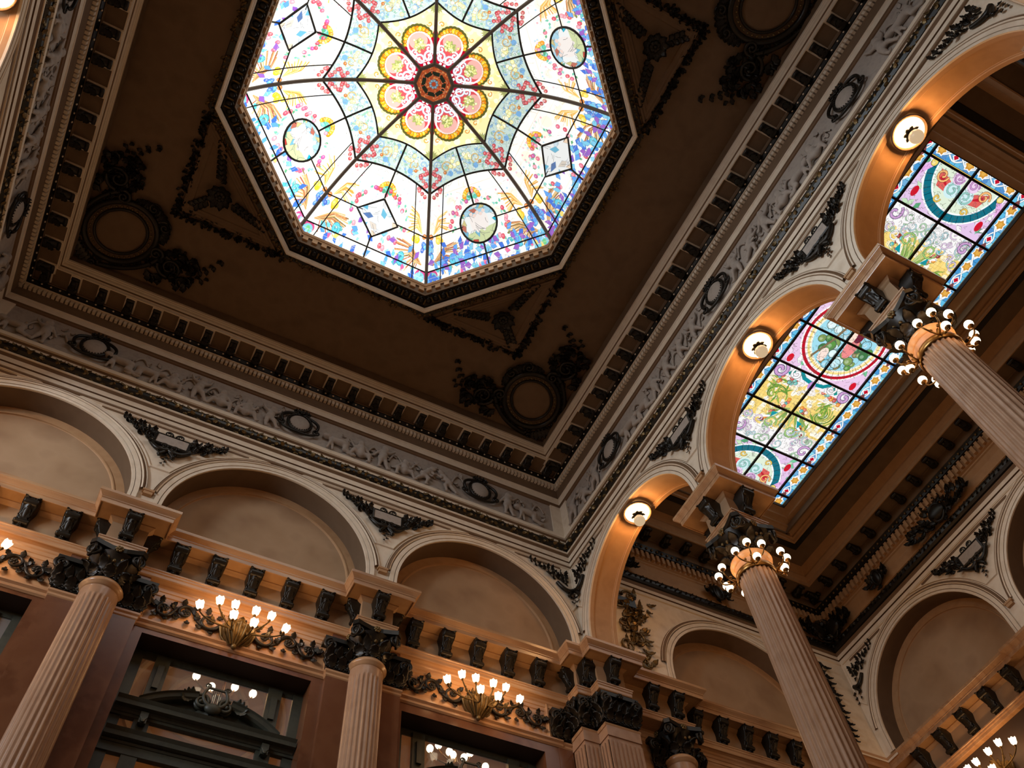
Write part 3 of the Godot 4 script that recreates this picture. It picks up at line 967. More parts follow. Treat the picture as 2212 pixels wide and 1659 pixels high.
func main_cornice() -> void:
	var path := pv([0, 0, XW, 0, XW, ZW, 0, ZW])
	var w := cornice("trim_1", "broad moulded cornice running round the top of the hall", path, true, [
		["architrave_fillet", "brown", [-0.01, 17.4, 0.03, 17.42, 0.03, 17.47, 0.012, 17.475]],
		["architrave_band", "cream", [0.012, 17.475, 0.04, 17.48, 0.04, 17.59]],
		["architrave_groove", "brown", [0.04, 17.59, 0.02, 17.594, 0.02, 17.612, 0.06, 17.616]],
		["architrave_band", "cream", [0.06, 17.616, 0.06, 17.76]],
		["architrave_cyma", "brown", [0.06, 17.76, 0.03, 17.77, 0.05, 17.8, 0.085, 17.85]],
		["torus_bed", "cream", [0.085, 17.85, 0.1, 17.86, 0.1, 17.9, 0.0, 17.9]],
		["garland_torus", "bronze", [0.02, 17.9, 0.1, 17.94, 0.145, 18.0, 0.155, 18.06, 0.145, 18.12, 0.1, 18.18, 0.02, 18.22]],
		["torus_fillet", "cream", [0.02, 18.22, 0.06, 18.225, 0.075, 18.26, 0.07, 18.3, 0.05, 18.32]],
		["torus_groove", "brown", [0.05, 18.32, 0.03, 18.33, 0.03, 18.38, 0.06, 18.41]],
		["frieze_sill", "cream", [0.06, 18.41, 0.1, 18.42, 0.105, 18.5, 0.09, 18.55, 0.04, 18.58, 0.0, 18.6]],
		["frieze_ground", "frieze", [0.0, 18.6, 0.0, 19.72]],
		["frieze_cap", "brown", [0.0, 19.72, 0.03, 19.73, 0.045, 19.77, 0.02, 19.78, 0.02, 19.81, 0.05, 19.83]],
		["fascia", "cream", [0.05, 19.83, 0.05, 20.02, 0.065, 20.03, 0.065, 20.07]],
		["cove", "umber", [0.065, 20.07, 0.075, 20.16, 0.1, 20.24, 0.1, 20.48]],
		["dentil_cap", "cream", [0.1, 20.48, 0.19, 20.49, 0.19, 20.515]],
		["bead_band", "bronze", [0.19, 20.515, 0.2, 20.56, 0.235, 20.62, 0.245, 20.655]],
		["soffit", "umber", [0.245, 20.655, 0.26, 20.66, 0.26, 20.73, 0.27, 20.75, 0.66, 20.75]],
		["corona", "cream", [0.66, 20.75, 0.66, 20.725, 0.685, 20.725, 0.685, 20.83, 0.695, 20.84]],
		["corona_groove", "brown", [0.695, 20.84, 0.71, 20.85, 0.71, 20.89]],
		["cymatium", "cream", [0.71, 20.89, 0.73, 20.93, 0.74, 21.0, 0.755, 21.03, 0.757, 21.07, 0.77, 21.08, 0.77, 21.16]],
		["ceiling_cove", "umber", [0.77, 21.16, 0.775, 21.46]]])
	var dentils := []
	var beads := []
	var leaves := []
	var mod := modillion()
	var cap := MB.new()
	box(cap, Vector3(0, -0.012, 0.2), Vector3(0.25, 0.024, 0.42))
	box(cap, Vector3(0, -0.04, 0.385), Vector3(0.22, 0.035, 0.05))
	var capm := cap.mesh()
	var fs := edge_frames(0, 0, XW, ZW)
	for s in 4:
		var f: Transform3D = fs[s][0]
		var L: float = fs[s][1]
		var mid := L / 2 + (0.0 if s != 1 else 0.0)
		var nd := int(L / 0.1)
		for k in nd:
			dentils.append(f * at(0.05 + L / 2 - nd * 0.05 + k * 0.1, 20.405, 0.135))
		for k in int(L / 0.2):
			beads.append(f * at(0.1 + k * 0.2, 20.585, 0.232))
		for k in range(-11, 12):
			var u := mid + 0.309 + 0.618 * k
			if s == 2 or u < 0.3 or u > L - 0.3:
				continue
			var br := part(w, "bracket", mod, M.bronze, f * at(u, 20.75, 0.262))
			part(br, "bracket_cap", capm, M.cream)
		for k in int(L / 0.14):
			var u := 0.07 + k * 0.14
			for e in 4:
				var a := deg_to_rad(-70.0 + 42.0 * e)
				var q := Vector3(u + 0.05 * sin(k * 3.1 + e), 18.06 + sin(a) * 0.135, 0.01 + cos(a) * 0.14)
				var bs := Basis(Vector3.RIGHT, -a) * Basis(Vector3.BACK, deg_to_rad((-75.0 if (k + e) % 2 else 70.0) + 25.0 * sin(k * 1.7 + e)))
				leaves.append(f * Transform3D(bs * Basis.from_scale(Vector3.ONE * (0.8 + 0.25 * sin(k * 2.3 + e * 1.1))), q))
	var db := MB.new()
	box(db, Vector3.ZERO, Vector3(0.066, 0.13, 0.08))
	many(w, "dentils", db.mesh(), M.cream, dentils)
	var bb := MB.new()
	ball(bb, Vector3.ZERO, Vector3(0.024, 0.026, 0.018), 7, 5)
	many(w, "beads", bb.mesh(), M.cream, beads)
	many(w, "garland_leaves", leaf(0.13, 0.1, 50, 3, 7).mesh(), M.gilt, leaves)

func modillion() -> ArrayMesh:
	# scroll bracket hanging under the soffit: y down from 0, z outwards
	var b := MB.new()
	var rows := []
	for k in 9:
		var t := k / 8.0
		var z := 0.02 + 0.34 * t
		var dn := 0.17 - 0.09 * t + 0.03 * sin(t * TAU)
		var hw := 0.095 - 0.01 * t
		rows.append(PackedVector3Array([Vector3(-hw, -0.02, z), Vector3(-hw, -dn, z), Vector3(-hw * 0.6, -dn - 0.015, z), Vector3(0, -dn - 0.03, z), Vector3(hw * 0.6, -dn - 0.015, z), Vector3(hw, -dn, z), Vector3(hw, -0.02, z)]))
	b.grid(rows)
	b.quad(Vector3(-0.085, -0.02, 0.36), Vector3(0.085, -0.02, 0.36), Vector3(0.085, -0.08, 0.36), Vector3(-0.085, -0.08, 0.36))
	lathe(b, pv([0.0, -0.1, 0.065, -0.1, 0.07, 0, 0.065, 0.1, 0.0, 0.1]), 12, Transform3D(Basis(Vector3(0, 1, 0), Vector3(1, 0, 0), Vector3(0, 0, -1)), Vector3(0, -0.13, 0.075)))
	lathe(b, pv([0.0, -0.09, 0.04, -0.09, 0.045, 0, 0.04, 0.09, 0.0, 0.09]), 10, Transform3D(Basis(Vector3(0, 1, 0), Vector3(1, 0, 0), Vector3(0, 0, -1)), Vector3(0, -0.075, 0.34)))
	b.add(leaf(0.3, 0.16, 40, 4), Transform3D(Basis(Vector3.RIGHT, deg_to_rad(100)), Vector3(0, -0.19, 0.06)))
	return b.mesh()

func console() -> ArrayMesh:
	# upright scroll console on the lower frieze: origin at the bottom, y up 0..0.56, z out
	var b := MB.new()
	var rows := []
	for k in 15:
		var t := k / 14.0
		var y := 0.56 * t
		var z := 0.1 + 0.05 * sin(t * PI * 0.9) + 0.17 * pow(t, 2.2) - 0.03 * sin(t * TAU)
		var hw := 0.1 + 0.035 * t + 0.012 * sin(t * TAU * 1.5)
		rows.append(PackedVector3Array([Vector3(-hw, y, 0), Vector3(-hw, y, z - 0.02), Vector3(-hw * 0.8, y, z), Vector3(-hw * 0.62, y, z - 0.02), Vector3(-hw * 0.3, y, z + 0.01), Vector3(0, y, z + 0.025), Vector3(hw * 0.3, y, z + 0.01), Vector3(hw * 0.62, y, z - 0.02), Vector3(hw * 0.8, y, z), Vector3(hw, y, z - 0.02), Vector3(hw, y, 0)]))
	b.grid(rows)
	b.quad(Vector3(-0.1, 0, 0), Vector3(0.1, 0, 0), Vector3(0.1, 0, 0.1), Vector3(-0.1, 0, 0.1))
	for e in [[0.1, 0.05, 0.12], [0.47, 0.08, 0.24]]:
		lathe(b, pv([0.0, -0.125, e[1] * 0.8, -0.125, e[1], -0.1, e[1], 0.1, e[1] * 0.8, 0.125, 0.0, 0.125]), 12, Transform3D(Basis(Vector3(0, 1, 0), Vector3(1, 0, 0), Vector3(0, 0, -1)), Vector3(0, e[0], e[2])))
	b.add(leaf(0.34, 0.2, 55, 4), at(0, 0.08, 0.13))
	for sx in [-1.0, 1.0]:
		b.add(leaf(0.16, 0.1, 90, 3), Transform3D(Basis(Vector3.UP, sx * 0.6), Vector3(sx * 0.08, 0.44, 0.26)))
	flower(b, Vector3(0, 0.07, 0.13), 0.045, 6)
	return b.mesh()

# ---------------------------------------------------------------- lower entablature
const ENT := [
	["architrave", "sienna", [-0.34, 13.62, 0.06, 13.62, 0.07, 13.64, 0.07, 13.7, 0.085, 13.72, 0.085, 13.755, 0.1, 13.765, 0.1, 13.79, 0.0, 13.79]],
	["lower_frieze", "panel", [0.0, 13.79, 0.0, 14.27]],
	["bed_moulding", "tan", [0.0, 14.27, 0.03, 14.29, 0.05, 14.31, 0.075, 14.33, 0.075, 14.355, 0.3, 14.36]],
	["corona", "sienna", [0.3, 14.36, 0.3, 14.335, 0.315, 14.335, 0.32, 14.345, 0.32, 14.43, 0.335, 14.44, 0.335, 14.46, 0.36, 14.49, 0.39, 14.52, 0.395, 14.53, 0.405, 14.535, 0.405, 14.6, -0.5, 14.6]]]

func dosseret(x: float, z: float, called: String) -> void:
	var h := 0.32
	var w := struct(called, "square moulded entablature block on the column between two arches")
	var path := pv([x - h, z - h, x - h, z + h, x + h, z + h, x + h, z - h])
	for e in ENT:
		part(w, e[0], swept(path, pv(e[2]), true, true), M[e[1]])
	var cm := console()
	for k in 4:
		var f := Transform3D(Basis(Vector3.UP, k * PI / 2), Vector3(x, 0, z)) * at(0, 13.79, h)
		part(w, "console", cm, M.bronze, f)

func lower_entablature() -> void:
	var path := pv([-0.4, ZW + 0.4, -0.4, 0.3, -0.66, 0.3, -0.66, 0.26, 0.0, 0.26, 0.0, -0.02, 0.32, -0.02, 0.32, -0.4,
		4.205, -0.4, 4.205, 0.0, 4.845, 0.0, 4.845, -0.4, 8.95, -0.4, 8.95, 0.0, 9.59, 0.0, 9.59, -0.4,
		13.68, -0.4, 13.68, -0.02, 14.0, -0.02, 14.0, 0.26, 14.66, 0.26, 14.66, -0.1, 16.44, -0.1, 16.44, -0.4,
		22.65, -0.4, 22.65, 4.3, 22.6, 4.3, 22.6, 5.15, 22.65, 5.15, 22.65, 9.1, 22.6, 9.1, 22.6, 9.9, 22.65, 9.9, 22.65, ZW + 0.4])
	path = path.slice(2)
	var w := struct("trim_2", "moulded entablature with dark scroll consoles along the back and aisle walls")
	for e in ENT:
		part(w, e[0], swept(path, pv(e[2]), false, true), M[e[1]])
	var cm := console()
	var fb := fr(Vector3.ZERO, Vector3.RIGHT, Vector3.UP)
	var px := []
	for k in range(-2, 3):
		px.append([2.15 + 0.7 * k, -0.4])
		px.append([6.89 + 0.7 * k, -0.4])
		px.append([11.54 + 0.695 * k, -0.4])
	for e in [[4.525, 0.0], [9.27, 0.0], [14.33, 0.26], [13.84, -0.02], [15.5, -0.1], [16.14, -0.1]]:
		px.append(e)
	for k in 6:
		px.append([16.82 + 0.68 * k, -0.4])
	px.append([0.16, -0.02])
	for e in px:
		part(w, "console", cm, M.bronze, fb * at(e[0], 13.79, e[1]))
	for e in [[4.205, -0.2, -1.0], [4.845, -0.2, 1.0], [8.95, -0.2, -1.0], [9.59, -0.2, 1.0], [13.68, -0.21, -1.0], [14.0, 0.12, -1.0]]:
		part(w, "console", cm, M.bronze, Transform3D(Basis(Vector3.UP, e[2] * PI / 2).scaled_local(Vector3(0.8, 1, 0.8)), Vector3(e[0], 13.79, e[1])))
	var fo := fr(Vector3(22.65, 0, 0), Vector3.BACK, Vector3.UP)
	for z in [0.71, 1.445, 2.18, 2.92, 3.66, 5.65, 6.37, 7.1, 7.83, 8.55, 10.4, 11.13, 11.86, 12.6, 13.3]:
		part(w, "console", cm, M.bronze, fo * at(z, 13.79, 0))
	# side and front walls of the hall out of view: the same order
	var w2 := struct("trim_3", "moulded entablature along the front wall", Transform3D.IDENTITY)
	for e in ENT:
		part(w2, e[0], swept(pv([XB + 0.4, ZW + 0.4, -0.4, ZW + 0.4]), pv(e[2]), false, true), M[e[1]])

# ---------------------------------------------------------------- lower walls
func rect_hole(b: MB, u0: float, u1: float, v0: float, v1: float, holes: Array, w := 0.0) -> void:
	# holes reach the floor: [a, b, top]
	var cur := u0
	for h in holes:
		b.quad(Vector3(cur, v0, w), Vector3(h[0], v0, w), Vector3(h[0], v1, w), Vector3(cur, v1, w))
		b.quad(Vector3(h[0], h[2], w), Vector3(h[1], h[2], w), Vector3(h[1], v1, w), Vector3(h[0], v1, w))
		cur = h[1]
	b.quad(Vector3(cur, v0, w), Vector3(u1, v0, w), Vector3(u1, v1, w), Vector3(cur, v1, w))

const DOORS := [[0.68, 3.62, 12.5], [5.38, 8.33, 12.48], [10.05, 12.99, 12.4]]

func lower_walls() -> void:
	var w := struct("wall_back_lower", "polished pinkish marble back wall with tall door openings")
	var b := MB.new()
	rect_hole(b, -1.0, 23.5, 0, 12.7, DOORS, -0.45)
	for d in DOORS:
		var a: float = d[0]
		var c: float = d[1]
		var h: float = d[2]
		b.quad(Vector3(a, 0, -0.45), Vector3(a, 0, -0.95), Vector3(a, h, -0.95), Vector3(a, h, -0.45))
		b.quad(Vector3(c, 0, -0.95), Vector3(c, 0, -0.45), Vector3(c, h, -0.45), Vector3(c, h, -0.95))
	part(w, "marble_face", b.mesh(), M.marble)
	var hb := MB.new()
	for d in DOORS:
		hb.quad(Vector3(d[0], d[2], -0.45), Vector3(d[1], d[2], -0.45), Vector3(d[1], d[2], -0.95), Vector3(d[0], d[2], -0.95))
	part(w, "door_head_soffit", hb.mesh(), M.darkwood)
	var b2 := MB.new()
	b2.quad(Vector3(-1, 12.7, -0.47), Vector3(23.5, 12.7, -0.47), Vector3(23.5, 13.7, -0.47), Vector3(-1, 13.7, -0.47))
	part(w, "panel_ground", b2.mesh(), M.sienna)
	# moulded frames of the ornament panels and the string course under them
	for c in [[0.6, 3.75], [5.27, 8.52], [10.0, 13.1]]:
		var p := pv([c[0], 12.76, c[1], 12.76, c[1], 13.56, c[0], 13.56])
		part(w, "panel_frame", swept(p, pv([-0.06, -0.47, -0.06, -0.43, -0.03, -0.425, -0.012, -0.445, 0.0, -0.445, 0.012, -0.468]), true), M.sienna)
		var sc := MB.new()
		sweep(sc, pv([c[0] - 0.3, 0.0, c[1] + 0.3, 0.0]), pv([-0.47, 12.58, -0.44, 12.58, -0.41, 12.61, -0.405, 12.64, -0.42, 12.65, -0.42, 12.67, -0.38, 12.7, -0.38, 12.73, -0.47, 12.75]), false, true)
		part(w, "string_course", sc.mesh(), M.sienna)
	# upper fasciae between panel and architrave
	part(w, "fascia", swept(pv([-0.5, 0.0, 23.5, 0.0]), pv([-0.47, 13.36, -0.455, 13.37, -0.455, 13.45, -0.44, 13.46, -0.44, 13.53, -0.42, 13.55, -0.42, 13.6, -0.36, 13.63]), false, true), M.sienna)
	# pilasters behind the columns
	for p in [[4.505, 1.46, -0.33], [9.25, 1.46, -0.33], [13.46, 0.36, -0.44], [16.14, 1.2, -0.42]]:
		var pb := MB.new()
		box(pb, Vector3(p[0], 6.3, p[2] - 0.07), Vector3(p[1] - 0.04, 12.66, 0.14))
		box(pb, Vector3(p[0], 13.2, p[2] - 0.09), Vector3(p[1] - 0.1, 0.9, 0.1))
		part(w, "pilaster", pb.mesh(), M.marble)
		var pm := MB.new()
		var hw: float = p[1] / 2
		sweep(pm, pv([p[0] - hw + 0.02, -0.5, p[0] - hw + 0.02, p[2], p[0] + hw - 0.02, p[2], p[0] + hw - 0.02, -0.5]), pv([0.0, 12.58, 0.015, 12.6, 0.015, 12.64, 0.0, 12.65, 0.03, 12.68, 0.03, 12.72, -0.1, 12.72]), false, true)
		part(w, "pilaster_astragal", pm.mesh(), M.sienna)
	# lit room seen through the door glass: its wall with round mouldings, and hanging lamps
	var br := struct("wall_back_room", "tan wall with round mouldings in the room behind the glazed doors")
	var rb := MB.new()
	box(rb, Vector3(7.0, 8.5, -5.6), Vector3(16.0, 17.0, 0.2))
	box(rb, Vector3(7.0, 17.1, -3.2), Vector3(16.0, 0.2, 5.0))
	box(rb, Vector3(-0.95, 8.5, -3.1), Vector3(0.1, 17.0, 5.2))
	box(rb, Vector3(14.95, 8.5, -3.1), Vector3(0.1, 17.0, 5.2))
	box(rb, Vector3(7.0, 15.2, -0.65), Vector3(16.0, 3.6, 0.1))
	part(br, "room_shell", rb.mesh(), M.roomwall)
	for d in DOORS:
		var cx: float = (d[0] + d[1]) / 2 + 0.5
		for e in [[1.75, 0.1], [1.4, 0.06], [0.9, 0.08]]:
			part(br, "round_moulding", swept(arc(Vector2(cx, 15.4), e[0], e[0], 0, 360, 40), pv([-0.06, -5.5, -0.05, -5.5 + e[1], 0.03, -5.48 + e[1], 0.07, -5.5]), false, false, true), M.cream)
	var fl := struct("floor", "stone floor of the hall and aisles")
	var fb := MB.new()
	box(fb, Vector3(7.2, -0.15, 7.1), Vector3(33, 0.3, 18))
	part(fl, "floor_slab", fb.mesh(), M.floor)
	# other walls under the order
	for e in [["wall_front_lower", Vector3(7.2, 7.35, ZW + 0.6), Vector3(33, 14.7, 0.3), "marble"], ["wall_right_lower", Vector3(22.85, 6.9, 7.1), Vector3(0.3, 13.8, 16), "darkwood"], ["wall_left_lower", Vector3(-8.45, 10.1, 7.1), Vector3(0.3, 20.6, 16), "panel"]]:
		var s := struct(e[0], "plain lower wall enclosing the hall")
		var q := MB.new()
		box(q, e[1], e[2])
		part(s, "wall_face", q.mesh(), M[e[3]])

# ---------------------------------------------------------------- ceiling with the octagon
func oct(rv: float) -> PackedVector2Array:
	var p := PackedVector2Array()
	for k in 8:
		var a := deg_to_rad(22.5 + 45.0 * k)
		p.append(Vector2(CEN.x + cos(a) * rv, CEN.z + sin(a) * rv))
	return p

const YCEIL := 21.45

func main_ceiling() -> void:
	var w := struct("ceiling", "dark brown plaster ceiling round the octagonal skylight")
	var o := oct(4.6)
	var x0 := -0.2
	var x1 := XW + 0.2
	var z0 := -0.2
	var z1 := ZW + 0.2
	var polys := [
		[o[7], Vector2(x1, o[7].y), Vector2(x1, o[0].y), o[0]], [o[0], Vector2(x1, o[0].y), Vector2(x1, z1), Vector2(o[1].x, z1), o[1]],
		[o[1], Vector2(o[1].x, z1), Vector2(o[2].x, z1), o[2]], [o[2], Vector2(o[2].x, z1), Vector2(x0, z1), Vector2(x0, o[3].y), o[3]],
		[o[3], Vector2(x0, o[3].y), Vector2(x0, o[4].y), o[4]], [o[4], Vector2(x0, o[4].y), Vector2(x0, z0), Vector2(o[5].x, z0), o[5]],
		[o[5], Vector2(o[5].x, z0), Vector2(o[6].x, z0), o[6]], [o[6], Vector2(o[6].x, z0), Vector2(x1, z0), Vector2(x1, o[7].y), o[7]]]
	var b := MB.new()
	var down := Transform3D(Basis(Vector3.RIGHT, Vector3.BACK, Vector3.DOWN), Vector3(0, YCEIL, 0))
	for q in polys:
		var pb := MB.new()
		poly_prism(pb, PackedVector2Array(q), -0.25, 0.0)
		b.add(pb, down)
	part(w, "ceiling_slab", b.mesh(), M.umber)
	# skylight frame
	var f := struct("trim_4", "octagonal moulded frame round the stained glass skylight")
	var p := oct(4.64)
	part(f, "leaf_ground", swept(p, pv([-0.17, YCEIL, -0.15, 21.41, -0.03, 21.4, -0.02, YCEIL]), true, true), M.bronze)
	part(f, "outer_moulding", swept(p, pv([-0.02, YCEIL, -0.015, 21.33, 0.0, 21.3, 0.015, 21.3, 0.02, 21.315, 0.03, 21.315, 0.05, 21.34, 0.062, 21.345, 0.07, 21.36, 0.085, 21.4]), true, true), M.cream)
	part(f, "egg_bed", swept(p, pv([0.085, 21.4, 0.1, 21.46, 0.16, 21.5, 0.26, 21.52, 0.33, 21.53]), true, true), M.bronze)
	part(f, "dentil_bed", swept(p, pv([0.33, 21.53, 0.345, 21.53, 0.35, 21.56, 0.35, 21.84, 0.39, 21.86]), true, true), M.umber)
	part(f, "inner_fillet", swept(p, pv([0.39, 21.86, 0.39, 21.93, 0.405, 21.94, 0.415, 21.99, 0.415, 22.06, 0.35, 22.1, 0.15, 22.4, -0.1, 22.66, -0.2, 22.7]), true, true), M.tan)
	var egg := MB.new()
	ball(egg, Vector3.ZERO, Vector3(0.062, 0.075, 0.055), 10, 8)
	for s in [-1.0, 1.0]:
		tube(egg, bez(Vector3(s * 0.02, -0.11, 0.0), Vector3(s * 0.1, -0.06, 0.03), Vector3(s * 0.075, 0.09, 0.0), 6), taper(7, 0.014, 0.01), 5)
	var eggm := egg.mesh()
	var dart := leaf(0.19, 0.06, 20, 1, 5).mesh()
	var dent := MB.new()
	box(dent, Vector3.ZERO, Vector3(0.13, 0.17, 0.07))
	var dm := dent.mesh()
	var leaves := []
	var ir := 4.64 * cos(PI / 8)
	for k in 8:
		var a := deg_to_rad(45.0 * k)
		var e := Vector3(cos(a), 0, sin(a))
		var g := Vector3(-sin(a), 0, cos(a))
		var L := 2.0 * (ir - 0.2) * T8
		var mid := CEN + e * (ir - 0.205)
		for j in 17:
			var c := mid + g * (L * ((j + 0.5) / 17.0 - 0.5)) + Vector3(0, 21.475, 0)
			# face down and inwards
			part(f, "egg", eggm, M.bronze, Transform3D(Basis(g, e, g.cross(e)), c) * rot(Vector3.RIGHT, -18.0 if g.cross(e).y < 0 else 18.0))
			part(f, "dart", dart, M.gilt, Transform3D(Basis(g, -e, g.cross(-e)), c + g * (L / 34.0) + e * 0.09 + Vector3(0, 0.01, 0)))
		var L2 := 2.0 * (ir - 0.36) * T8
		for j in 14:
			part(f, "dentil", dm, M.tan, Transform3D(Basis(g, Vector3.UP, g.cross(Vector3.UP)), CEN + e * (ir - 0.375) + g * (L2 * ((j + 0.5) / 14.0 - 0.5)) + Vector3(0, 21.72, 0)))
		for j in 150:
			var q := CEN + e * (ir + 0.09 + rng.randf_range(-0.07, 0.07)) + g * (rng.randf_range(-0.5, 0.5) * 2.0 * (ir + 0.1) * T8) + Vector3(0, 21.41, 0)
			leaves.append(Transform3D(Basis(Vector3.RIGHT, PI / 2) * Basis(Vector3.BACK, rng.randf() * TAU) * Basis(Vector3.RIGHT, rng.randf_range(-0.5, 0.2)), q))
	many(f, "border_leaves", leaf(0.12, 0.06, 80, 2, 6).mesh(), M.gilt, leaves)

# ---------------------------------------------------------------- skylight
func dome_y(s: float) -> float:
	return 25.48 - 2.3 * pow(s / cos(PI / 8) / 4.45, 3.6)

func dome_pt(k: int, s: float, t: float, lift := 0.0) -> Vector3:
	var a := deg_to_rad(45.0 * k)
	return CEN + Vector3(cos(a), 0, sin(a)) * s + Vector3(-sin(a), 0, cos(a)) * t + Vector3(0, dome_y(s) + lift, 0)

func skylight() -> void:
	var w := struct("window_1", "octagonal domed skylight of flowered stained glass over the hall")
	var tn := tan(PI / 8)
	var tex := [paint_sector(false, 3, 0.3), paint_sector(true, 5, 0.35), paint_sector(false, 7, 1.6), paint_sector(true, 11, 1.3)]
	var med := [paint_medal(false, 4), paint_medal(true, 8)]
	var en := [1.08, 1.15, 1.4, 1.6, 1.75, 1.8, 1.5, 1.15]   # sky is brighter on one side
	var hubm := mat_glow("hub_glass", Color.WHITE, 0.75, paint_hub())
	var ts := func(s: float) -> float: return 1.0 - 0.4 / (s * tn)
	var lead := func(pts: PackedVector3Array, r: float, m: String, called := "lead_came"):
		var b := MB.new()
		tube(b, pts, taper(pts.size(), r, r), 6)
		part(w, called, b.mesh(), M[m])
	for k in 8:
		var odd := k % 2
		var right := k in [0, 7, 1]
		var gm := mat_glow("sector_glass_%d" % k, Color.WHITE, en[k], tex[odd + (2 if right else 0)])
		var bounds := []
		bounds.append([func(_x): return 0.44, func(x): return band_in(x), func(_s): return -1.0, func(_s): return 1.0, 8])
		bounds.append([func(x): return band_in(x), func(x): return band_out(x), func(_s): return -1.0, func(_s): return 0.0, 6])
		bounds.append([func(x): return band_in(x), func(x): return band_out(x), func(_s): return 0.0, func(_s): return 1.0, 6])
		var rows_s := [[func(x): return band_out(x), func(_x): return 3.5], [func(_x): return 3.5, func(_x): return 4.06], [func(_x): return 4.06, func(_x): return 4.34]]
		for r in rows_s:
			for c in [[func(_s): return -1.0, func(s): return -ts.call(s)], [func(s): return -ts.call(s), func(_s): return 0.0], [func(_s): return 0.0, func(s): return ts.call(s)], [func(s): return ts.call(s), func(_s): return 1.0]]:
				bounds.append([r[0], r[1], c[0], c[1], 6])
		for d in bounds:
			var n: int = d[4]
			var rows := []
			var uvs := []
			for i in n + 1:
				var row := PackedVector3Array()
				var ur := PackedVector2Array()
				for j in n + 1:
					# a few steps to settle the crossing of the two edges
					var s := 3.0
					var tau := 0.0
					for q in 4:
						tau = lerpf(d[2].call(s), d[3].call(s), j / float(n))
						s = lerpf(d[0].call(tau), d[1].call(tau), i / float(n))
					row.append(dome_pt(k, s, tau * s * tn))
					ur.append(Vector2((512.0 + tau * s * tn * 230.0) / 1024.0, (2.0 + s * 230.0) / 1024.0))
				rows.append(row)
				uvs.append(ur)
			var b := MB.new()
			b.grid(rows, false, uvs)
			part(w, "pane", b.mesh(), gm)
		# cames
		var cin := PackedVector3Array()
		var cout := PackedVector3Array()
		var ax1 := PackedVector3Array()
		var ax2 := PackedVector3Array()
		var ax3 := PackedVector3Array()
		var cross := PackedVector3Array()
		var rim := PackedVector3Array()
		var rib := PackedVector3Array()
		for j in 21:
			var f := j / 20.0
			var tau := lerpf(-1, 1, f)
			cin.append(dome_pt(k, band_in(tau), tau * band_in(tau) * tn, -0.02))
			cout.append(dome_pt(k, band_out(tau), tau * band_out(tau) * tn, -0.02))
			cross.append(dome_pt(k, 3.5, tau * 3.5 * tn, -0.015))
			rim.append(dome_pt(k, 4.06, tau * 4.06 * tn, -0.02))
			ax1.append(dome_pt(k, lerpf(1.72, 2.44, f), 0, -0.02))
			ax2.append(dome_pt(k, lerpf(2.44, 3.12, f), 0, -0.02))
			ax3.append(dome_pt(k, lerpf(3.87, 4.34, f), 0, -0.02))
			var s := lerpf(0.44, 4.34, f)
			rib.append(dome_pt(k, s, s * tn, -0.035))
		for e in [[cin, 0.024], [cout, 0.028], [ax1, 0.026], [ax2, 0.024], [ax3, 0.024], [rim, 0.02]]:
			lead.call(e[0], e[1], "lead")
		lead.call(cross.slice(0, 8), 0.018, "lead")
		lead.call(cross.slice(13, 21), 0.018, "lead")
		lead.call(rib, 0.05, "rib", "rib")
		for sg in [-1.0, 1.0]:
			var l := PackedVector3Array()
			for j in 13:
				var s := lerpf(2.53, 4.34, j / 12.0)
				l.append(dome_pt(k, s, sg * ts.call(s) * s * tn, -0.015))
			lead.call(l, 0.014, "lead")
		# medallion
		var mb := MB.new()
		var rr := PackedVector3Array()
		var sh := ell(Vector2(0, 3.5), 0.5, 0.37, 28) if odd else pv([0, 3.13, 0.58, 3.53, 0.02, 3.88, -0.58, 3.51, 0, 3.13])
		var ctr := dome_pt(k, 3.5, 0, -0.03)
		for j in sh.size() - 1:
			var q0 := dome_pt(k, sh[j].y, sh[j].x, -0.03)
			var q1 := dome_pt(k, sh[j + 1].y, sh[j + 1].x, -0.03)
			var u0 := Vector2(0.5, 0.5) + (sh[j] - Vector2(0, 3.5)) * Vector2(0.8, 1.1)
			var u1 := Vector2(0.5, 0.5) + (sh[j + 1] - Vector2(0, 3.5)) * Vector2(0.8, 1.1)
			mb.tri(ctr, q0, q1, Vector2(0.5, 0.5), u0, u1)
			rr.append(q0)
			if not odd:
				rr.append(q0.lerp(q1, 0.5))
		rr.append(rr[0])
		part(w, "medallion_pane", mb.mesh(), mat_glow("medal_glass_%d" % k, Color.WHITE, en[k] * 0.8, med[odd]))
		lead.call(rr, 0.03, "lead", "medallion_came")
	# hub
	var hb := MB.new()
	var hr := PackedVector3Array()
	for k in 9:
		var a := deg_to_rad(22.5 + 45.0 * k)
		hr.append(CEN + Vector3(cos(a) * 0.5, 25.44, sin(a) * 0.5))
		if k > 0:
			hb.tri(CEN + Vector3(0, 25.45, 0), hr[k - 1], hr[k], Vector2(0.5, 0.5), Vector2(0.5, 0.5) + Vector2(hr[k - 1].x - CEN.x, hr[k - 1].z - CEN.z) * 0.9, Vector2(0.5, 0.5) + Vector2(hr[k].x - CEN.x, hr[k].z - CEN.z) * 0.9)
	part(w, "hub_pane", hb.mesh(), hubm)
	for k in 8:
		lead.call(PackedVector3Array([hr[k], hr[k].lerp(hr[k + 1], 0.5), hr[k + 1]]), 0.055, "rib", "hub_came")
	# light well roof
	var rb := MB.new()
	box(rb, CEN + Vector3(0, 26.2, 0), Vector3(12, 0.2, 12))
	for k in 8:
		var a := oct(4.9)[k]
		var c := oct(4.9)[(k + 1) % 8]
		rb.quad(Vector3(a.x, 21.5, a.y), Vector3(c.x, 21.5, c.y), Vector3(c.x, 26.2, c.y), Vector3(a.x, 26.2, a.y))
	part(w, "light_well", rb.mesh(), M.umber)

# ---------------------------------------------------------------- aisle
const GX := 18.34
const GZ := 7.12

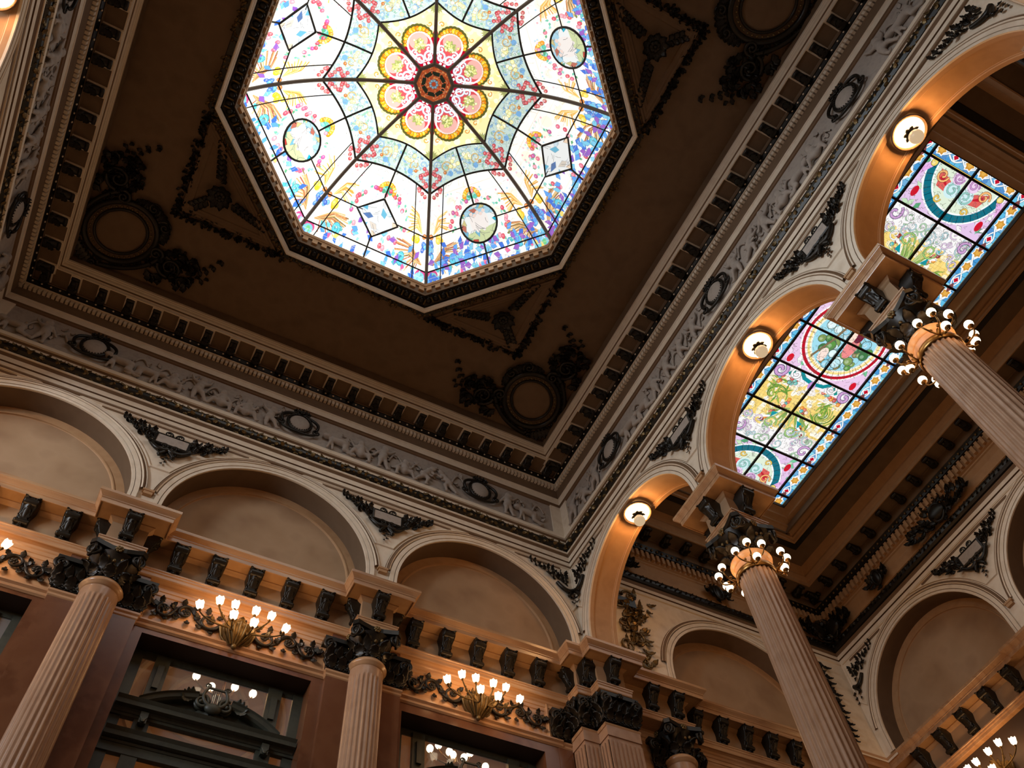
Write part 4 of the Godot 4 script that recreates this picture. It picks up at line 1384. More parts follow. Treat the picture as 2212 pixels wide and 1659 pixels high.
func aisle() -> void:
	var path := pv([XA, 0, XB, 0, XB, ZW, XA, ZW])
	var w := cornice("trim_5", "moulded cornice round the aisle ceiling", path, true, [
		["architrave_band", "cream", [0.0, 17.4, 0.03, 17.42, 0.03, 17.52]],
		["architrave_groove", "brown", [0.03, 17.52, 0.01, 17.524, 0.01, 17.545, 0.05, 17.55]],
		["architrave_band", "cream", [0.05, 17.55, 0.05, 17.66]],
		["architrave_cyma", "brown", [0.05, 17.66, 0.06, 17.7, 0.08, 17.75, 0.02, 17.76]],
		["garland_torus", "bronze", [0.02, 17.76, 0.09, 17.8, 0.12, 17.87, 0.125, 17.94, 0.11, 18.02, 0.02, 18.1]],
		["smooth_cove", "tan", [0.02, 18.1, 0.05, 18.12, 0.05, 18.16, 0.03, 18.18, 0.05, 18.4, 0.1, 18.55, 0.13, 18.58, 0.13, 18.62, 0.17, 18.65, 0.17, 18.95]],
		["bead_band", "bronze", [0.17, 18.95, 0.24, 18.97, 0.26, 19.05, 0.29, 19.12]],
		["soffit", "umber", [0.29, 19.12, 0.3, 19.13, 0.3, 19.4, 0.32, 19.42, 0.72, 19.42]],
		["corona", "tan", [0.72, 19.42, 0.72, 19.39, 0.75, 19.39, 0.75, 19.5, 0.78, 19.55, 0.82, 19.65, 0.82, 19.7, 0.95, 19.9]]])
	var dentils := []
	var leaves := []
	var beads := []
	var mod := modillion()
	var fs := edge_frames(XA, 0, XB, ZW)
	for s in [0, 1]:
		var f: Transform3D = fs[s][0]
		var L: float = fs[s][1]
		for k in int(L / 0.16):
			dentils.append(f * at(0.08 + k * 0.16, 18.8, 0.205))
			beads.append(f * at(0.08 + k * 0.16, 19.04, 0.275))
		var n := int(L / 0.63)
		for k in n:
			var u := L / 2 + (k - (n - 1) / 2.0) * 0.63
			part(w, "bracket", mod, M.bronze, f * at(u, 19.42, 0.31))
		for k in int(L / 0.15):
			for e in 2:
				leaves.append(f * Transform3D(Basis(Vector3.BACK, deg_to_rad(40.0 + 200.0 * e + 30 * sin(k * 1.9))) * Basis(Vector3.RIGHT, 0.2), Vector3(0.07 + k * 0.15, 17.9 + 0.05 * e, 0.1)))
	var db := MB.new()
	box(db, Vector3.ZERO, Vector3(0.085, 0.24, 0.09))
	many(w, "dentils", db.mesh(), M.tan, dentils)
	var bb := MB.new()
	ball(bb, Vector3.ZERO, Vector3(0.035, 0.04, 0.025), 7, 5)
	many(w, "beads", bb.mesh(), M.gilt, beads)
	many(w, "garland_leaves", leaf(0.12, 0.1, 50, 3, 7).mesh(), M.bronze, leaves)
	# ceiling with the long opening
	var c := struct("ceiling_aisle", "brown plaster aisle ceiling round a long stained glass panel")
	var b := MB.new()
	var y := 19.9
	var hx := 2.25
	var hz := 5.55
	for r in [[XA - 0.1, 0 - 0.1, XB + 0.2, GZ - hz], [XA - 0.1, GZ + hz, XB + 0.2, ZW + 0.2], [XA - 0.1, GZ - hz, GX - hx, GZ + hz], [GX + hx, GZ - hz, XB + 0.2, GZ + hz]]:
		box(b, Vector3((r[0] + r[2]) / 2, y + 0.1, (r[1] + r[3]) / 2), Vector3(r[2] - r[0], 0.2, r[3] - r[1]))
	part(c, "ceiling_slab", b.mesh(), M.umber)
	var fp := pv([GX - hx, GZ - hz, GX + hx, GZ - hz, GX + hx, GZ + hz, GX - hx, GZ + hz])
	part(c, "opening_border", swept(fp, pv([-0.2, y, -0.18, y - 0.03, -0.03, y - 0.03, -0.01, y]), true, true), M.bronze)
	part(c, "opening_moulding", swept(fp, pv([-0.02, y, 0.0, y - 0.04, 0.05, y - 0.04, 0.07, y + 0.02, 0.13, y + 0.03, 0.13, y + 0.08, 0.28, y + 0.16, 0.33, y + 0.17, 0.33, y + 0.22, 0.38, y + 0.24, 0.5, y + 0.27, 0.52, y + 0.31, 0.68, y + 0.4]), true, true), M.tan)
	part(c, "opening_rebate", swept(fp, pv([0.68, y + 0.4, 0.7, y + 0.4, 0.7, y + 0.52, 0.5, y + 0.62]), true, true), M.lead)
	# panes
	var g := struct("window_2", "long stained glass ceiling panel with a blue starred border over the aisle")
	var gm := mat_glow("aisle_glass", Color.WHITE, 1.05, paint_aisle())
	var xs := [-1.63, -1.24, 0.0, 1.2, 1.63]
	var zs := [-5.03]
	for k in 9:
		zs.append(-4.6 + 1.15 * k)
	zs.append(5.03)
	var gy := 20.5
	for i in 4:
		for j in 10:
			var q := MB.new()
			var f := func(u: float, v: float) -> Array: return [Vector3(GX + u, gy, GZ + v), Vector2((320.0 + u * 192.0) / 640.0, (980.0 + v * 192.0) / 1960.0)]
			var e := [f.call(xs[i], zs[j]), f.call(xs[i + 1], zs[j]), f.call(xs[i + 1], zs[j + 1]), f.call(xs[i], zs[j + 1])]
			q.quad_uv(e[0][0], e[1][0], e[2][0], e[3][0], e[0][1], e[1][1], e[2][1], e[3][1])
			part(g, "pane", q.mesh(), gm)
	var bars := MB.new()
	box(bars, Vector3.ZERO, Vector3(1, 1, 1))
	var bm := bars.mesh()
	for i in 5:
		part(g, "glazing_bar", bm, M.lead, Transform3D(Basis.from_scale(Vector3(0.05, 0.05, 10.1)), Vector3(GX + xs[i], gy - 0.035, GZ)))
	for j in 11:
		part(g, "glazing_bar", bm, M.lead, Transform3D(Basis.from_scale(Vector3(3.3, 0.05, 0.055)), Vector3(GX, gy - 0.04, GZ + zs[j])))
	var rb := MB.new()
	box(rb, Vector3(GX, 21.0, GZ), Vector3(5, 0.1, 12))
	for r in [[GX - 1.9, 0.0, 1], [GX + 1.9, 0.0, 1], [0.0, GZ - 5.4, 0], [0.0, GZ + 5.4, 0]]:
		if r[2] == 1:
			box(rb, Vector3(r[0], 20.5, GZ), Vector3(0.05, 1.1, 11))
		else:
			box(rb, Vector3(GX, 20.5, r[1]), Vector3(4, 1.1, 0.05))
	part(g, "light_well", rb.mesh(), M.umber)

# ---------------------------------------------------------------- columns
func fluted(b: MB, r0: float, r1: float, y0: float, y1: float, fl := 24) -> void:
	var rows := []
	for e in [[0.0, 0.0], [0.05, 0.0], [0.09, 0.6], [0.14, 1.0], [0.3, 1.0], [0.6, 1.0], [0.9, 1.0], [0.972, 1.0], [0.979, 0.75], [0.984, 0.0], [1.0, 0.0]]:
		var y := lerpf(y0, y1, e[0])
		var r := lerpf(r0, r1, pow(e[0], 1.4))
		var row := PackedVector3Array()
		for k in fl:
			for p in [0.0, 0.2, 0.36, 0.6, 0.84]:
				var q: float = r - (0.028 * sin(PI * (p - 0.2) / 0.8) * e[1] if p > 0.2 else 0.0)
				var a: float = TAU * (k + p) / fl
				row.append(Vector3(cos(a) * q, y, -sin(a) * q))
		rows.append(row)
	b.grid(rows, true)

func volute_pair(b: MB, r: float) -> void:
	spiral(b, Vector3.ZERO, r, 90, 1.9, r * 0.26, -1.0, 30, 0.02)
	lathe(b, pv([0.0, -0.02, r * 0.9, -0.02, r * 0.85, 0.01, 0.0, 0.012]), 14, Transform3D(Basis(Vector3.RIGHT, PI / 2), Vector3(0, 0, 0)))

func capital(col: Node3D, y: float) -> void:
	var ab := PackedVector2Array()
	for k in 4:
		var a := k * PI / 2
		var c := Vector2.from_angle(a + PI / 4)
		var n := Vector2(-c.y, c.x)
		ab.append(c * 0.62 - n * 0.06)
		ab.append(c * 0.62 + n * 0.06)
		var e := Vector2.from_angle(a + PI / 4 + PI / 4)
		var f := Vector2(-e.y, e.x)
		for q in [-0.28, -0.12, 0.0, 0.12, 0.28]:
			ab.append(e * (0.395 + 0.16 * pow(absf(q) / 0.3, 2) * 0.35) + f * q)
	var lv := MB.new()
	lathe(lv, pv([0.3, y, 0.3, y + 0.14, 0.31, y + 0.34, 0.36, y + 0.5, 0.42, y + 0.56, 0.4, y + 0.58]), 24)
	var pb := MB.new()
	poly_prism(pb, ab, 0.0, 0.1)
	lv.add(pb, Transform3D(Basis(Vector3.RIGHT, Vector3.FORWARD, Vector3.UP), Vector3(0, y + 0.565, 0)))
	var c := part(col, "capital", lv.mesh(), M.bronze, Transform3D.IDENTITY, "dark bronzed capital of leaves and volutes")
	var l1 := leaf(0.3, 0.23, 95, 4).mesh()
	var l2 := leaf(0.44, 0.2, 80, 4).mesh()
	for k in 8:
		part(c, "acanthus_leaf", l1, M.bronze, Transform3D(Basis(Vector3.UP, k * PI / 4), Vector3.ZERO) * at(0, y + 0.01, 0.3))
		part(c, "acanthus_leaf", l2, M.bronze, Transform3D(Basis(Vector3.UP, (k + 0.5) * PI / 4), Vector3.ZERO) * at(0, y + 0.03, 0.305))
	var vb := MB.new()
	volute_pair(vb, 0.125)
	var vm := vb.mesh()
	var fb := MB.new()
	flower(fb, Vector3.ZERO, 0.075, 6)
	var fm := fb.mesh()
	for k in 4:
		var t := Transform3D(Basis(Vector3.UP, k * PI / 2), Vector3.ZERO)
		part(c, "volute", vm, M.bronze, t * Transform3D(Basis(Vector3.UP, 0.35), Vector3(0.36, y + 0.45, 0.4)))
		part(c, "volute", vm, M.bronze, t * Transform3D(Basis(Vector3.UP, -0.35) * Basis.from_scale(Vector3(-1, 1, 1)), Vector3(-0.36, y + 0.45, 0.4)))
		part(c, "flower", fm, M.gilt, t * at(0, y + 0.6, 0.42))
		var g := MB.new()
		for q in 3:
			ball(g, Vector3(-0.12 + 0.12 * q, y + 0.4 - 0.05 * (q % 2), 0.37), Vector3(0.035, 0.045, 0.035), 7, 5)
		part(c, "berries", g.mesh(), M.gilt, t)

func make_column(label: String, x: float, z: float) -> Node3D:
	var t := thing("column", label, "column", at(x, 0, z), "fluted marble columns")
	var b := MB.new()
	fluted(b, 0.37, 0.312, 1.55, 12.82)
	part(t, "shaft", b.mesh(), M.shaft, Transform3D.IDENTITY, "pale fluted marble shaft")
	var p := MB.new()
	box(p, Vector3(0, 0.6, 0), Vector3(1.0, 1.2, 1.0))
	lathe(p, pv([0.5, 1.2, 0.5, 1.27, 0.47, 1.3, 0.42, 1.36, 0.44, 1.42, 0.42, 1.48, 0.375, 1.55]), 28)
	part(t, "pedestal", p.mesh(), M.marble)
	var a := MB.new()
	lathe(a, pv([0.3, 12.8, 0.33, 12.81, 0.335, 12.84, 0.36, 12.86, 0.372, 12.895, 0.36, 12.93, 0.335, 12.94, 0.33, 12.97, 0.29, 12.98]), 32)
	part(t, "astragal", a.mesh(), M.sienna)
	capital(t, 12.97)
	return t

func pilaster_cap(parent: Node3D, x: Transform3D, w: float, ends := true) -> void:
	var b := MB.new()
	box(b, Vector3(0, 0.33, -0.1), Vector3(w * 0.9, 0.66, 0.24))
	box(b, Vector3(0, 0.61, -0.06), Vector3(w * 1.04, 0.09, 0.32))
	var n := maxi(2, int(round(w / 0.2)))
	for k in n:
		b.add(leaf(0.3, 0.22, 90, 4), at((k + 0.5 - n / 2.0) * w * 0.92 / n, 0.0, 0.015))
	for k in n + 1:
		b.add(leaf(0.45, 0.18, 75, 4), at((k - n / 2.0) * w * 0.9 / n, 0.02, 0.02))
	if ends:
		for s in [-1.0, 1.0]:
			var v := MB.new()
			volute_pair(v, 0.13)
			b.add(v, Transform3D(Basis.from_scale(Vector3(s, 1, 1)), Vector3(s * (w * 0.5 - 0.08), 0.44, 0.12)))
	flower(b, Vector3(0, 0.6, 0.12), 0.07)
	part(parent, "pilaster_capital", b.mesh(), M.bronze, x)

func columns() -> void:
	var c := make_column("pale fluted column with dark capital between the mirrored door with the lyre and the one nearer the corner", 9.27, -0.32)
	dup(c, at(4.525, 0, -0.32), "pale fluted column with dark capital on the far side of the door crowned by a lyre")
	dup(c, at(16.14, 0, -0.37), "short visible top of a column with dark capital beside the aisle end niche")
	dup(c, at(14.335, 0, 4.735), "free standing fluted column ringed with globe lamps before the aisle end wall")
	dup(c, at(14.335, 0, 9.49), "free standing fluted column ringed with globe lamps overlapping the blue bordered glass ceiling")
	dup(c, at(14.335, 0, 14.24), "fluted arcade column at the front end, out of sight")
	for z in [4.735, 9.49, 14.24, -0.1]:
		dup(c, at(-0.335, 0, z), "fluted column of the opposite arcade with dark capital")
	for e in [[14.335, 4.735], [14.335, 9.49], [14.335, 14.24], [-0.335, 4.735], [-0.335, 9.49], [-0.335, 14.24]]:
		dosseret(e[0], e[1], "trim_7")
	# capitals of the wall pilasters, and the corner pier
	var pc := struct("trim_8", "dark bronzed pilaster capitals along the back wall")
	for x in [4.505, 9.25]:
		pilaster_cap(pc, at(x, 12.75, -0.33), 1.62)
	pilaster_cap(pc, at(16.14, 12.75, -0.42), 1.3)
	var t := struct("trim_9", "stepped corner pier of fluted pilasters under dark capitals where arcade meets back wall", at(14.35, 0, 0))
	for e in [[0.0, 0.76, 0.28, 0.7], [-0.55, 0.36, -0.02, 0.4]]:
		var b := MB.new()
		box(b, Vector3(e[0], 6.4, e[2] - e[3] / 2), Vector3(e[1] - 0.03, 12.8, e[3]))
		var n := int(e[1] / 0.1)
		for k in n + 1:
			box(b, Vector3(e[0] - e[1] / 2 + 0.035 + k * (e[1] - 0.07) / n, 6.0, e[2]), Vector3(0.04, 12.9, 0.05))
		for k in 4:
			box(b, Vector3(e[0] - e[1] / 2 + 0.01, 6.0, e[2] - 0.04 - k * 0.1), Vector3(0.05, 12.9, 0.04))
		box(b, Vector3(e[0], 12.66, e[2] - e[3] / 2), Vector3(e[1] + 0.01, 0.24, e[3] + 0.05))
		part(t, "fluted_shaft", b.mesh(), M.shaft)
		var a := MB.new()
		var hw: float = e[1] / 2
		sweep(a, pv([e[0] - hw, e[2] - e[3], e[0] - hw, e[2], e[0] + hw, e[2], e[0] + hw, e[2] - e[3]]), pv([-0.02, 12.74, 0.02, 12.75, 0.035, 12.79, 0.02, 12.83, -0.1, 12.85]), false, true)
		part(t, "astragal", a.mesh(), M.sienna)
		pilaster_cap(t, at(e[0], 12.86, e[2] + 0.02), e[1] + 0.08)
		pilaster_cap(t, Transform3D(Basis(Vector3.UP, -PI / 2), Vector3(e[0] - hw - 0.02, 12.86, e[2] - 0.16)), 0.36)
	pilaster_cap(t, at(-0.95, 12.75, -0.42), 0.4)

# ---------------------------------------------------------------- lamps
const WARM := Color(1.0, 0.72, 0.43)

func lamp_ring(label: String, x: float, z: float, e: float) -> void:
	var t := thing("lamp_ring", label, "lamp", at(x, 12.7, z), "globe lamp rings round the arcade columns")
	var gb := MB.new()
	ball(gb, Vector3.ZERO, Vector3.ONE * 0.07, 14, 10)
	var gm := gb.mesh()
	var cup := MB.new()
	lathe(cup, pv([0.0, -0.1, 0.02, -0.1, 0.03, -0.08, 0.05, -0.06, 0.045, -0.05, 0.0, -0.05]), 10)
	var cm := cup.mesh()
	for k in 4:
		var base := deg_to_rad(45.0 + 90.0 * k)
		for g in [[-24.0, 0.56, 0.1], [0.0, 0.6, 0.14], [24.0, 0.56, 0.1], [-8.0 if k % 2 else 9.0, 0.49, -0.13]]:
			var a: float = base + deg_to_rad(g[0])
			var d := Vector3(cos(a), 0, -sin(a))
			var p: Vector3 = d * g[1] + Vector3(0, g[2], 0)
			var o := Vector3(cos(base), 0, -sin(base)) * 0.34
			var ab := MB.new()
			tube(ab, bez(o + Vector3(0, -0.1, 0), d * g[1] * 1.05 + Vector3(0, -0.22 + g[2] * 0.5, 0), p + Vector3(0, -0.08, 0), 8), taper(9, 0.016, 0.012), 5)
			ball(ab, (o + p) * 0.5 + Vector3(0, -0.12, 0), Vector3.ONE * 0.03, 6, 4)
			ab.add(leaf(0.14, 0.06, 80, 2, 6), Transform3D(Basis(Vector3.UP, base + PI / 2), o + Vector3(0, -0.12, 0)))
			part(t, "arm", ab.mesh(), M.brass)
			part(t, "cup", cm, M.brass, Transform3D(Basis(), p))
			part(t, "globe", gm, M.globe, Transform3D(Basis(), p), "round opal glass globe, lit")
			bulb(t, p, e, WARM, 0.05)
	var bb := MB.new()
	lathe(bb, pv([0.325, -0.16, 0.345, -0.15, 0.35, -0.1, 0.345, -0.05, 0.325, -0.04]), 28)
	part(t, "band", bb.mesh(), M.brass)

func soffit_lamp(label: String, x: float, z: float, e: float, lit := 1.0) -> void:
	var t := thing("soffit_lamp", label, "lamp", at(x, YS + RA - 0.03, z), "lamps at the crown of the arches")
	var rim := MB.new()
	lathe(rim, pv([0.3, 0.02, 0.33, 0.0, 0.335, -0.03, 0.31, -0.045, 0.285, -0.03, 0.28, 0.0]), 28)
	part(t, "rim", rim.mesh(), M.umber)
	var dish := MB.new()
	lathe(dish, pv([0.29, -0.012, 0.2, -0.008, 0.1, -0.004, 0.0, 0.0]), 28)
	part(t, "reflector_dish", dish.mesh(), M.dish)
	var lf := leaf(0.17, 0.1, 25, 2, 7).mesh()
	for k in 8:
		part(t, "star_leaf", lf, M.bronze, Transform3D(Basis(Vector3.UP, k * PI / 4) * Basis(Vector3.RIGHT, deg_to_rad(98)), Vector3(0, -0.09, 0)))
	var stem := MB.new()
	lathe(stem, pv([0.035, 0.0, 0.035, -0.08, 0.06, -0.1, 0.05, -0.14, 0.03, -0.16]), 14)
	part(t, "stem", stem.mesh(), M.brass)
	var g := MB.new()
	ball(g, Vector3(0, -0.29, 0), Vector3.ONE * 0.13, 20, 14)
	part(t, "globe", g.mesh(), M.pendant, Transform3D.IDENTITY, "larger opal globe hanging under the star of leaves")
	var bm := MB.new()
	ball(bm, Vector3.ZERO, Vector3.ONE * 0.045, 10, 7)
	var bmm := bm.mesh()
	for k in 6:
		var a := TAU * k / 6
		var p := Vector3(cos(a) * 0.2, -0.09, sin(a) * 0.2)
		part(t, "small_bulb", bmm, M.globe, Transform3D(Basis(), p))
		bulb(t, p, e, WARM, 0.03)

func tulip() -> ArrayMesh:
	var b := MB.new()
	var rows := []
	for e in [[0.0, 0.018], [0.02, 0.04], [0.05, 0.062], [0.09, 0.066], [0.13, 0.075]]:
		var row := PackedVector3Array()
		for k in 18:
			var a := TAU * k / 18
			var pt: float = absf(fmod(k / 3.0, 1.0) - 0.5) * 2.0
			var y: float = e[0] + (0.035 * pt if e[0] > 0.1 else 0.0)
			row.append(Vector3(cos(a) * e[1], y, -sin(a) * e[1]))
		rows.append(row)
	b.grid(rows, true)
	ball(b, Vector3(0, 0.075, 0), Vector3(0.05, 0.05, 0.05), 9, 7)
	return b.mesh()

func sconce(label: String, x: Transform3D, e: float) -> void:
	# origin on the wall panel, y up, z out
	var t := thing("wall_sconce", label, "lamp", x, "branched wall sconces over the doors")
	var b := MB.new()
	lathe(b, pv([0.04, -0.26, 0.12, -0.24, 0.22, -0.16, 0.28, -0.04, 0.3, 0.06, 0.27, 0.07, 0.0, 0.05]), 20)
	for k in 9:
		var a := deg_to_rad(-80 + 20.0 * k)
		tube(b, PackedVector3Array([Vector3(sin(a) * 0.1, -0.26, cos(a) * 0.1), Vector3(sin(a) * 0.25, -0.13, cos(a) * 0.25), Vector3(sin(a) * 0.31, 0.06, cos(a) * 0.31)]), taper(3, 0.02, 0.03), 6)
	b.add(leaf(0.3, 0.22, 60, 3), at(0, -0.05, 0.16))
	for s in [-1.0, 1.0]:
		b.add(leaf(0.26, 0.14, 60, 3), Transform3D(Basis(Vector3.BACK, s * 0.9), Vector3(s * 0.12, 0.02, 0.1)))
	ball(b, Vector3(0, -0.3, 0.08), Vector3(0.05, 0.06, 0.05), 9, 6)
	part(t, "shell_bowl", b.mesh(), M.gilt, Transform3D.IDENTITY, "ribbed bronze shell bowl")
	var tm := tulip()
	var gal := MB.new()
	lathe(gal, pv([0.0, -0.03, 0.02, -0.025, 0.03, 0.0, 0.028, 0.015, 0.0, 0.015]), 9)
	var gm := gal.mesh()
	for p in [Vector3(-0.75, 0.08, 0.36), Vector3(-0.46, 0.28, 0.38), Vector3(-0.2, 0.25, 0.42), Vector3(-0.2, -0.16, 0.6), Vector3(0.16, 0.25, 0.42), Vector3(0.44, 0.28, 0.38), Vector3(0.15, -0.2, 0.6), Vector3(0.73, 0.12, 0.36)]:
		var ab := MB.new()
		var o := Vector3(signf(p.x) * 0.14, -0.04, 0.2)
		tube(ab, bez(o, Vector3(p.x * 0.8, p.y - 0.24, p.z * 0.85), p + Vector3(0, -0.1, 0), 9), taper(10, 0.022, 0.014), 6)
		ab.add(leaf(0.15, 0.07, 80, 2, 6), Transform3D(Basis(Vector3.BACK, -signf(p.x) * 0.9), o.lerp(p, 0.5) + Vector3(0, -0.1, 0)))
		part(t, "arm", ab.mesh(), M.gilt)
		var tilt := Transform3D(Basis(Vector3.BACK, -p.x * 0.35) * Basis(Vector3.RIGHT, 0.15), p + Vector3(0, -0.07, 0))
		part(t, "gallery", gm, M.brass, tilt)
		part(t, "tulip_shade", tm, M.tulip, tilt, "scalloped tulip glass shade, lit")
		bulb(t, tilt * Vector3(0, 0.075, 0), e, WARM, 0.035)

# ---------------------------------------------------------------- applied ornament
func scroll_ornament(label: String, x: Transform3D) -> void:
	# running scrolls either side of a middle boss; y up, z out, 3 m wide
	var t := thing("scroll_ornament", label, "ornament", x, "dark scroll ornaments over the doors")
	for s in [-1.0, 1.0]:
		var b := MB.new()
		var cs := [[0.5, -0.02, 0.19], [0.93, 0.03, 0.17], [1.3, -0.02, 0.16]]
		for k in 3:
			var c: Array = cs[k]
			var up := 1.0 if k % 2 == 0 else -1.0
			spiral(b, Vector3(c[0], c[1], 0.03), c[2], 180, 1.35, 0.03, up, 26, 0.03)
			flower(b, Vector3(c[0], c[1], 0.06), 0.07, 5)
			for q in 6:
				var a := TAU * q / 6 + k
				b.add(leaf(0.15, 0.1, 60, 3, 7), Transform3D(Basis(Vector3.BACK, a), Vector3(c[0] + cos(a + 1.2) * c[2] * 0.9, c[1] + sin(a + 1.2) * c[2] * 0.9, 0.02)))
			var n: float = cs[k + 1][0] if k < 2 else 1.5
			tube(b, bez(Vector3(c[0] - c[2], c[1], 0.02), Vector3(c[0], c[1] - up * 0.3, 0.03), Vector3(n - 0.17, 0.0, 0.02), 9), taper(10, 0.03, 0.025), 6)
		b.add(leaf(0.24, 0.16, 50, 3), Transform3D(Basis(Vector3.BACK, -PI / 2 - 0.4), Vector3(1.38, 0.1, 0.02)))
		part(t, "scroll", b.mesh(), M.bronze, Transform3D(Basis.from_scale(Vector3(s, 1, 1)), Vector3.ZERO))
	var m := MB.new()
	for k in 9:
		var a := deg_to_rad(-100 + 25.0 * k)
		m.add(leaf(0.26, 0.12, 40, 3, 7), Transform3D(Basis(Vector3.BACK, -a), Vector3(0, -0.02, 0.03)))
	part(t, "middle_palmette", m.mesh(), M.bronze)

func spandrel_ornament(label: String, x: Transform3D, half := 0) -> void:
	# framed tablet between leaf sprays with a knotted drop; origin on the wall over the pier
	var t := thing("spandrel_ornament", label, "ornament", x, "dark cartouches between the arches")
	if half == 0:
		var b := MB.new()
		box(b, Vector3(0.0, 16.9, 0.04), Vector3(0.62, 0.26, 0.06))
		part(t, "tablet", b.mesh(), M.frieze, Transform3D.IDENTITY, "plain grey tablet")
		var f := MB.new()
		sweep(f, pv([-0.31, 16.77, 0.31, 16.77, 0.31, 17.03, -0.31, 17.03]), pv([-0.05, 0.0, -0.045, 0.07, -0.015, 0.085, 0.0, 0.07, 0.005, 0.03]), true)
		for e in [[-0.12, 17.1, 1.0], [0.12, 17.1, -1.0], [-0.1, 16.7, -1.0], [0.1, 16.7, 1.0]]:
			spiral(f, Vector3(e[0], e[1], 0.06), 0.085, 0.0 if e[2] > 0 else 180.0, 1.4, 0.02, e[2], 20, 0.02)
		for s in [-1.0, 1.0]:
			for q in [[0.37, 17.0], [0.37, 16.8]]:
				spiral(f, Vector3(s * q[0], q[1], 0.06), 0.06, 90, 1.3, 0.016, s, 16, 0.01)
		part(t, "frame", f.mesh(), M.bronze)
	for s in ([-1.0, 1.0] if half == 0 else [half * 1.0]):
		var g := MB.new()
		var x0 := 0.4 if half == 0 else 0.12
		for k in 26:
			var q := k / 25.0
			var u := lerpf(x0, 1.08, q)
			var spread := 0.19 * (1.0 - q) + 0.02
			g.add(leaf(0.2 - 0.08 * q, 0.13 - 0.05 * q, 75, 3, 6), Transform3D(Basis(Vector3.BACK, -PI / 2 * 0.9 + 1.2 * sin(k * 2.1)) * Basis(Vector3.RIGHT, 0.15), Vector3(u - 0.05, lerpf(16.92, 17.24, pow(q, 1.3)) + spread * sin(k * 2.6) * 0.9, 0.01 + 0.02 * (k % 3))))
			if k % 3 == 0 and q < 0.8:
				flower(g, Vector3(u, lerpf(16.92, 17.24, pow(q, 1.3)) + spread * 0.5 * cos(k * 1.3), 0.05), 0.055, 5)
		part(t, "leaf_spray", g.mesh(), M.bronze, Transform3D(Basis.from_scale(Vector3(s, 1, 1)), Vector3.ZERO))
	var d := MB.new()
	for s in ([-1.0, 1.0] if half == 0 else [half * 1.0]):
		var pts := bez(Vector3(s * 0.4, 16.76, 0.04), Vector3(s * 0.2, 16.42, 0.09), Vector3(s * 0.02, 16.6, 0.06), 8)
		tube(d, pts, taper(9, 0.045, 0.06), 7)
		tube(d, bez(Vector3(s * 0.03, 16.58, 0.05), Vector3(s * 0.22, 16.3, 0.09), Vector3(s * 0.1, 16.42, 0.05), 7), taper(8, 0.05, 0.03), 7)
		d.add(leaf(0.2, 0.14, 60, 3), Transform3D(Basis(Vector3.BACK, PI + s * 0.5), Vector3(s * 0.1, 16.6, 0.03)))
	for k in 5:
		d.add(leaf(0.13, 0.1 - 0.012 * k, 70, 3, 6), Transform3D(Basis(Vector3.BACK, PI + 0.5 * (k % 2) - 0.25), Vector3((0.02 if half == 0 else half * 0.06) * (1 if k % 2 else -1), 16.5 - 0.07 * k, 0.03)))
	part(t, "knotted_drop", d.mesh(), M.bronze)

func frieze_medallion(label: String, x: Transform3D) -> void:
	var t := thing("frieze_medallion", label, "ornament", x, "oval medallions on the carved frieze")
	var b := MB.new()
	ball(b, Vector3(0, -0.06, 0.03), Vector3(0.25, 0.29, 0.09), 22, 12)
	part(t, "oval_boss", b.mesh(), M.frieze, Transform3D.IDENTITY, "smooth pale oval boss")
	var f := MB.new()
	var pts := PackedVector3Array()
	for k in 33:
		var a := TAU * k / 32
		pts.append(Vector3(cos(a) * 0.285, -0.06 + sin(a) * 0.325, 0.05))
	tube(f, pts, taper(33, 0.032, 0.032), 7)
	for k in 26:
		var a := TAU * k / 26
		ball(f, Vector3(cos(a) * 0.25, -0.06 + sin(a) * 0.29, 0.08), Vector3.ONE * 0.016, 6, 4)
	for s in [-1.0, 1.0]:
		tube(f, bez(Vector3(s * 0.14, 0.26, 0.05), Vector3(s * 0.56, 0.1, 0.1), Vector3(s * 0.4, -0.2, 0.06), 10), taper(11, 0.035, 0.04), 7)
		spiral(f, Vector3(s * 0.44, -0.26, 0.06), 0.1, 90, 1.3, 0.03, s, 18, 0.02)
		tube(f, bez(Vector3(s * 0.42, -0.3, 0.05), Vector3(s * 0.3, -0.5, 0.08), Vector3(0, -0.43, 0.05), 8), taper(9, 0.03, 0.03), 7)
	part(t, "frame", f.mesh(), M.bronze)
	var c := MB.new()
	for k in 7:
		var a := deg_to_rad(-75 + 25.0 * k)
		c.add(leaf(0.2, 0.1, 60, 2, 6), Transform3D(Basis(Vector3.BACK, -a), Vector3(sin(a) * 0.05, 0.26, 0.04)))
	for s in [-1.0, 1.0]:
		spiral(c, Vector3(s * 0.13, 0.3, 0.08), 0.09, 0.0 if s < 0 else 180.0, 1.3, 0.025, -s, 18, 0.02)
	flower(c, Vector3(0, 0.32, 0.1), 0.07)
	part(t, "crest", c.mesh(), M.bronze)

# ---------------------------------------------------------------- carved children of the frieze
func capsule(p: Vector3, a: Vector3, b: Vector3, ra: float, rb: float) -> float:
	var ab := b - a
	var h := clampf((p - a).dot(ab) / maxf(ab.length_squared(), 1e-9), 0.0, 1.0)
	return p.distance_to(a + ab * h) - lerpf(ra, rb, h)

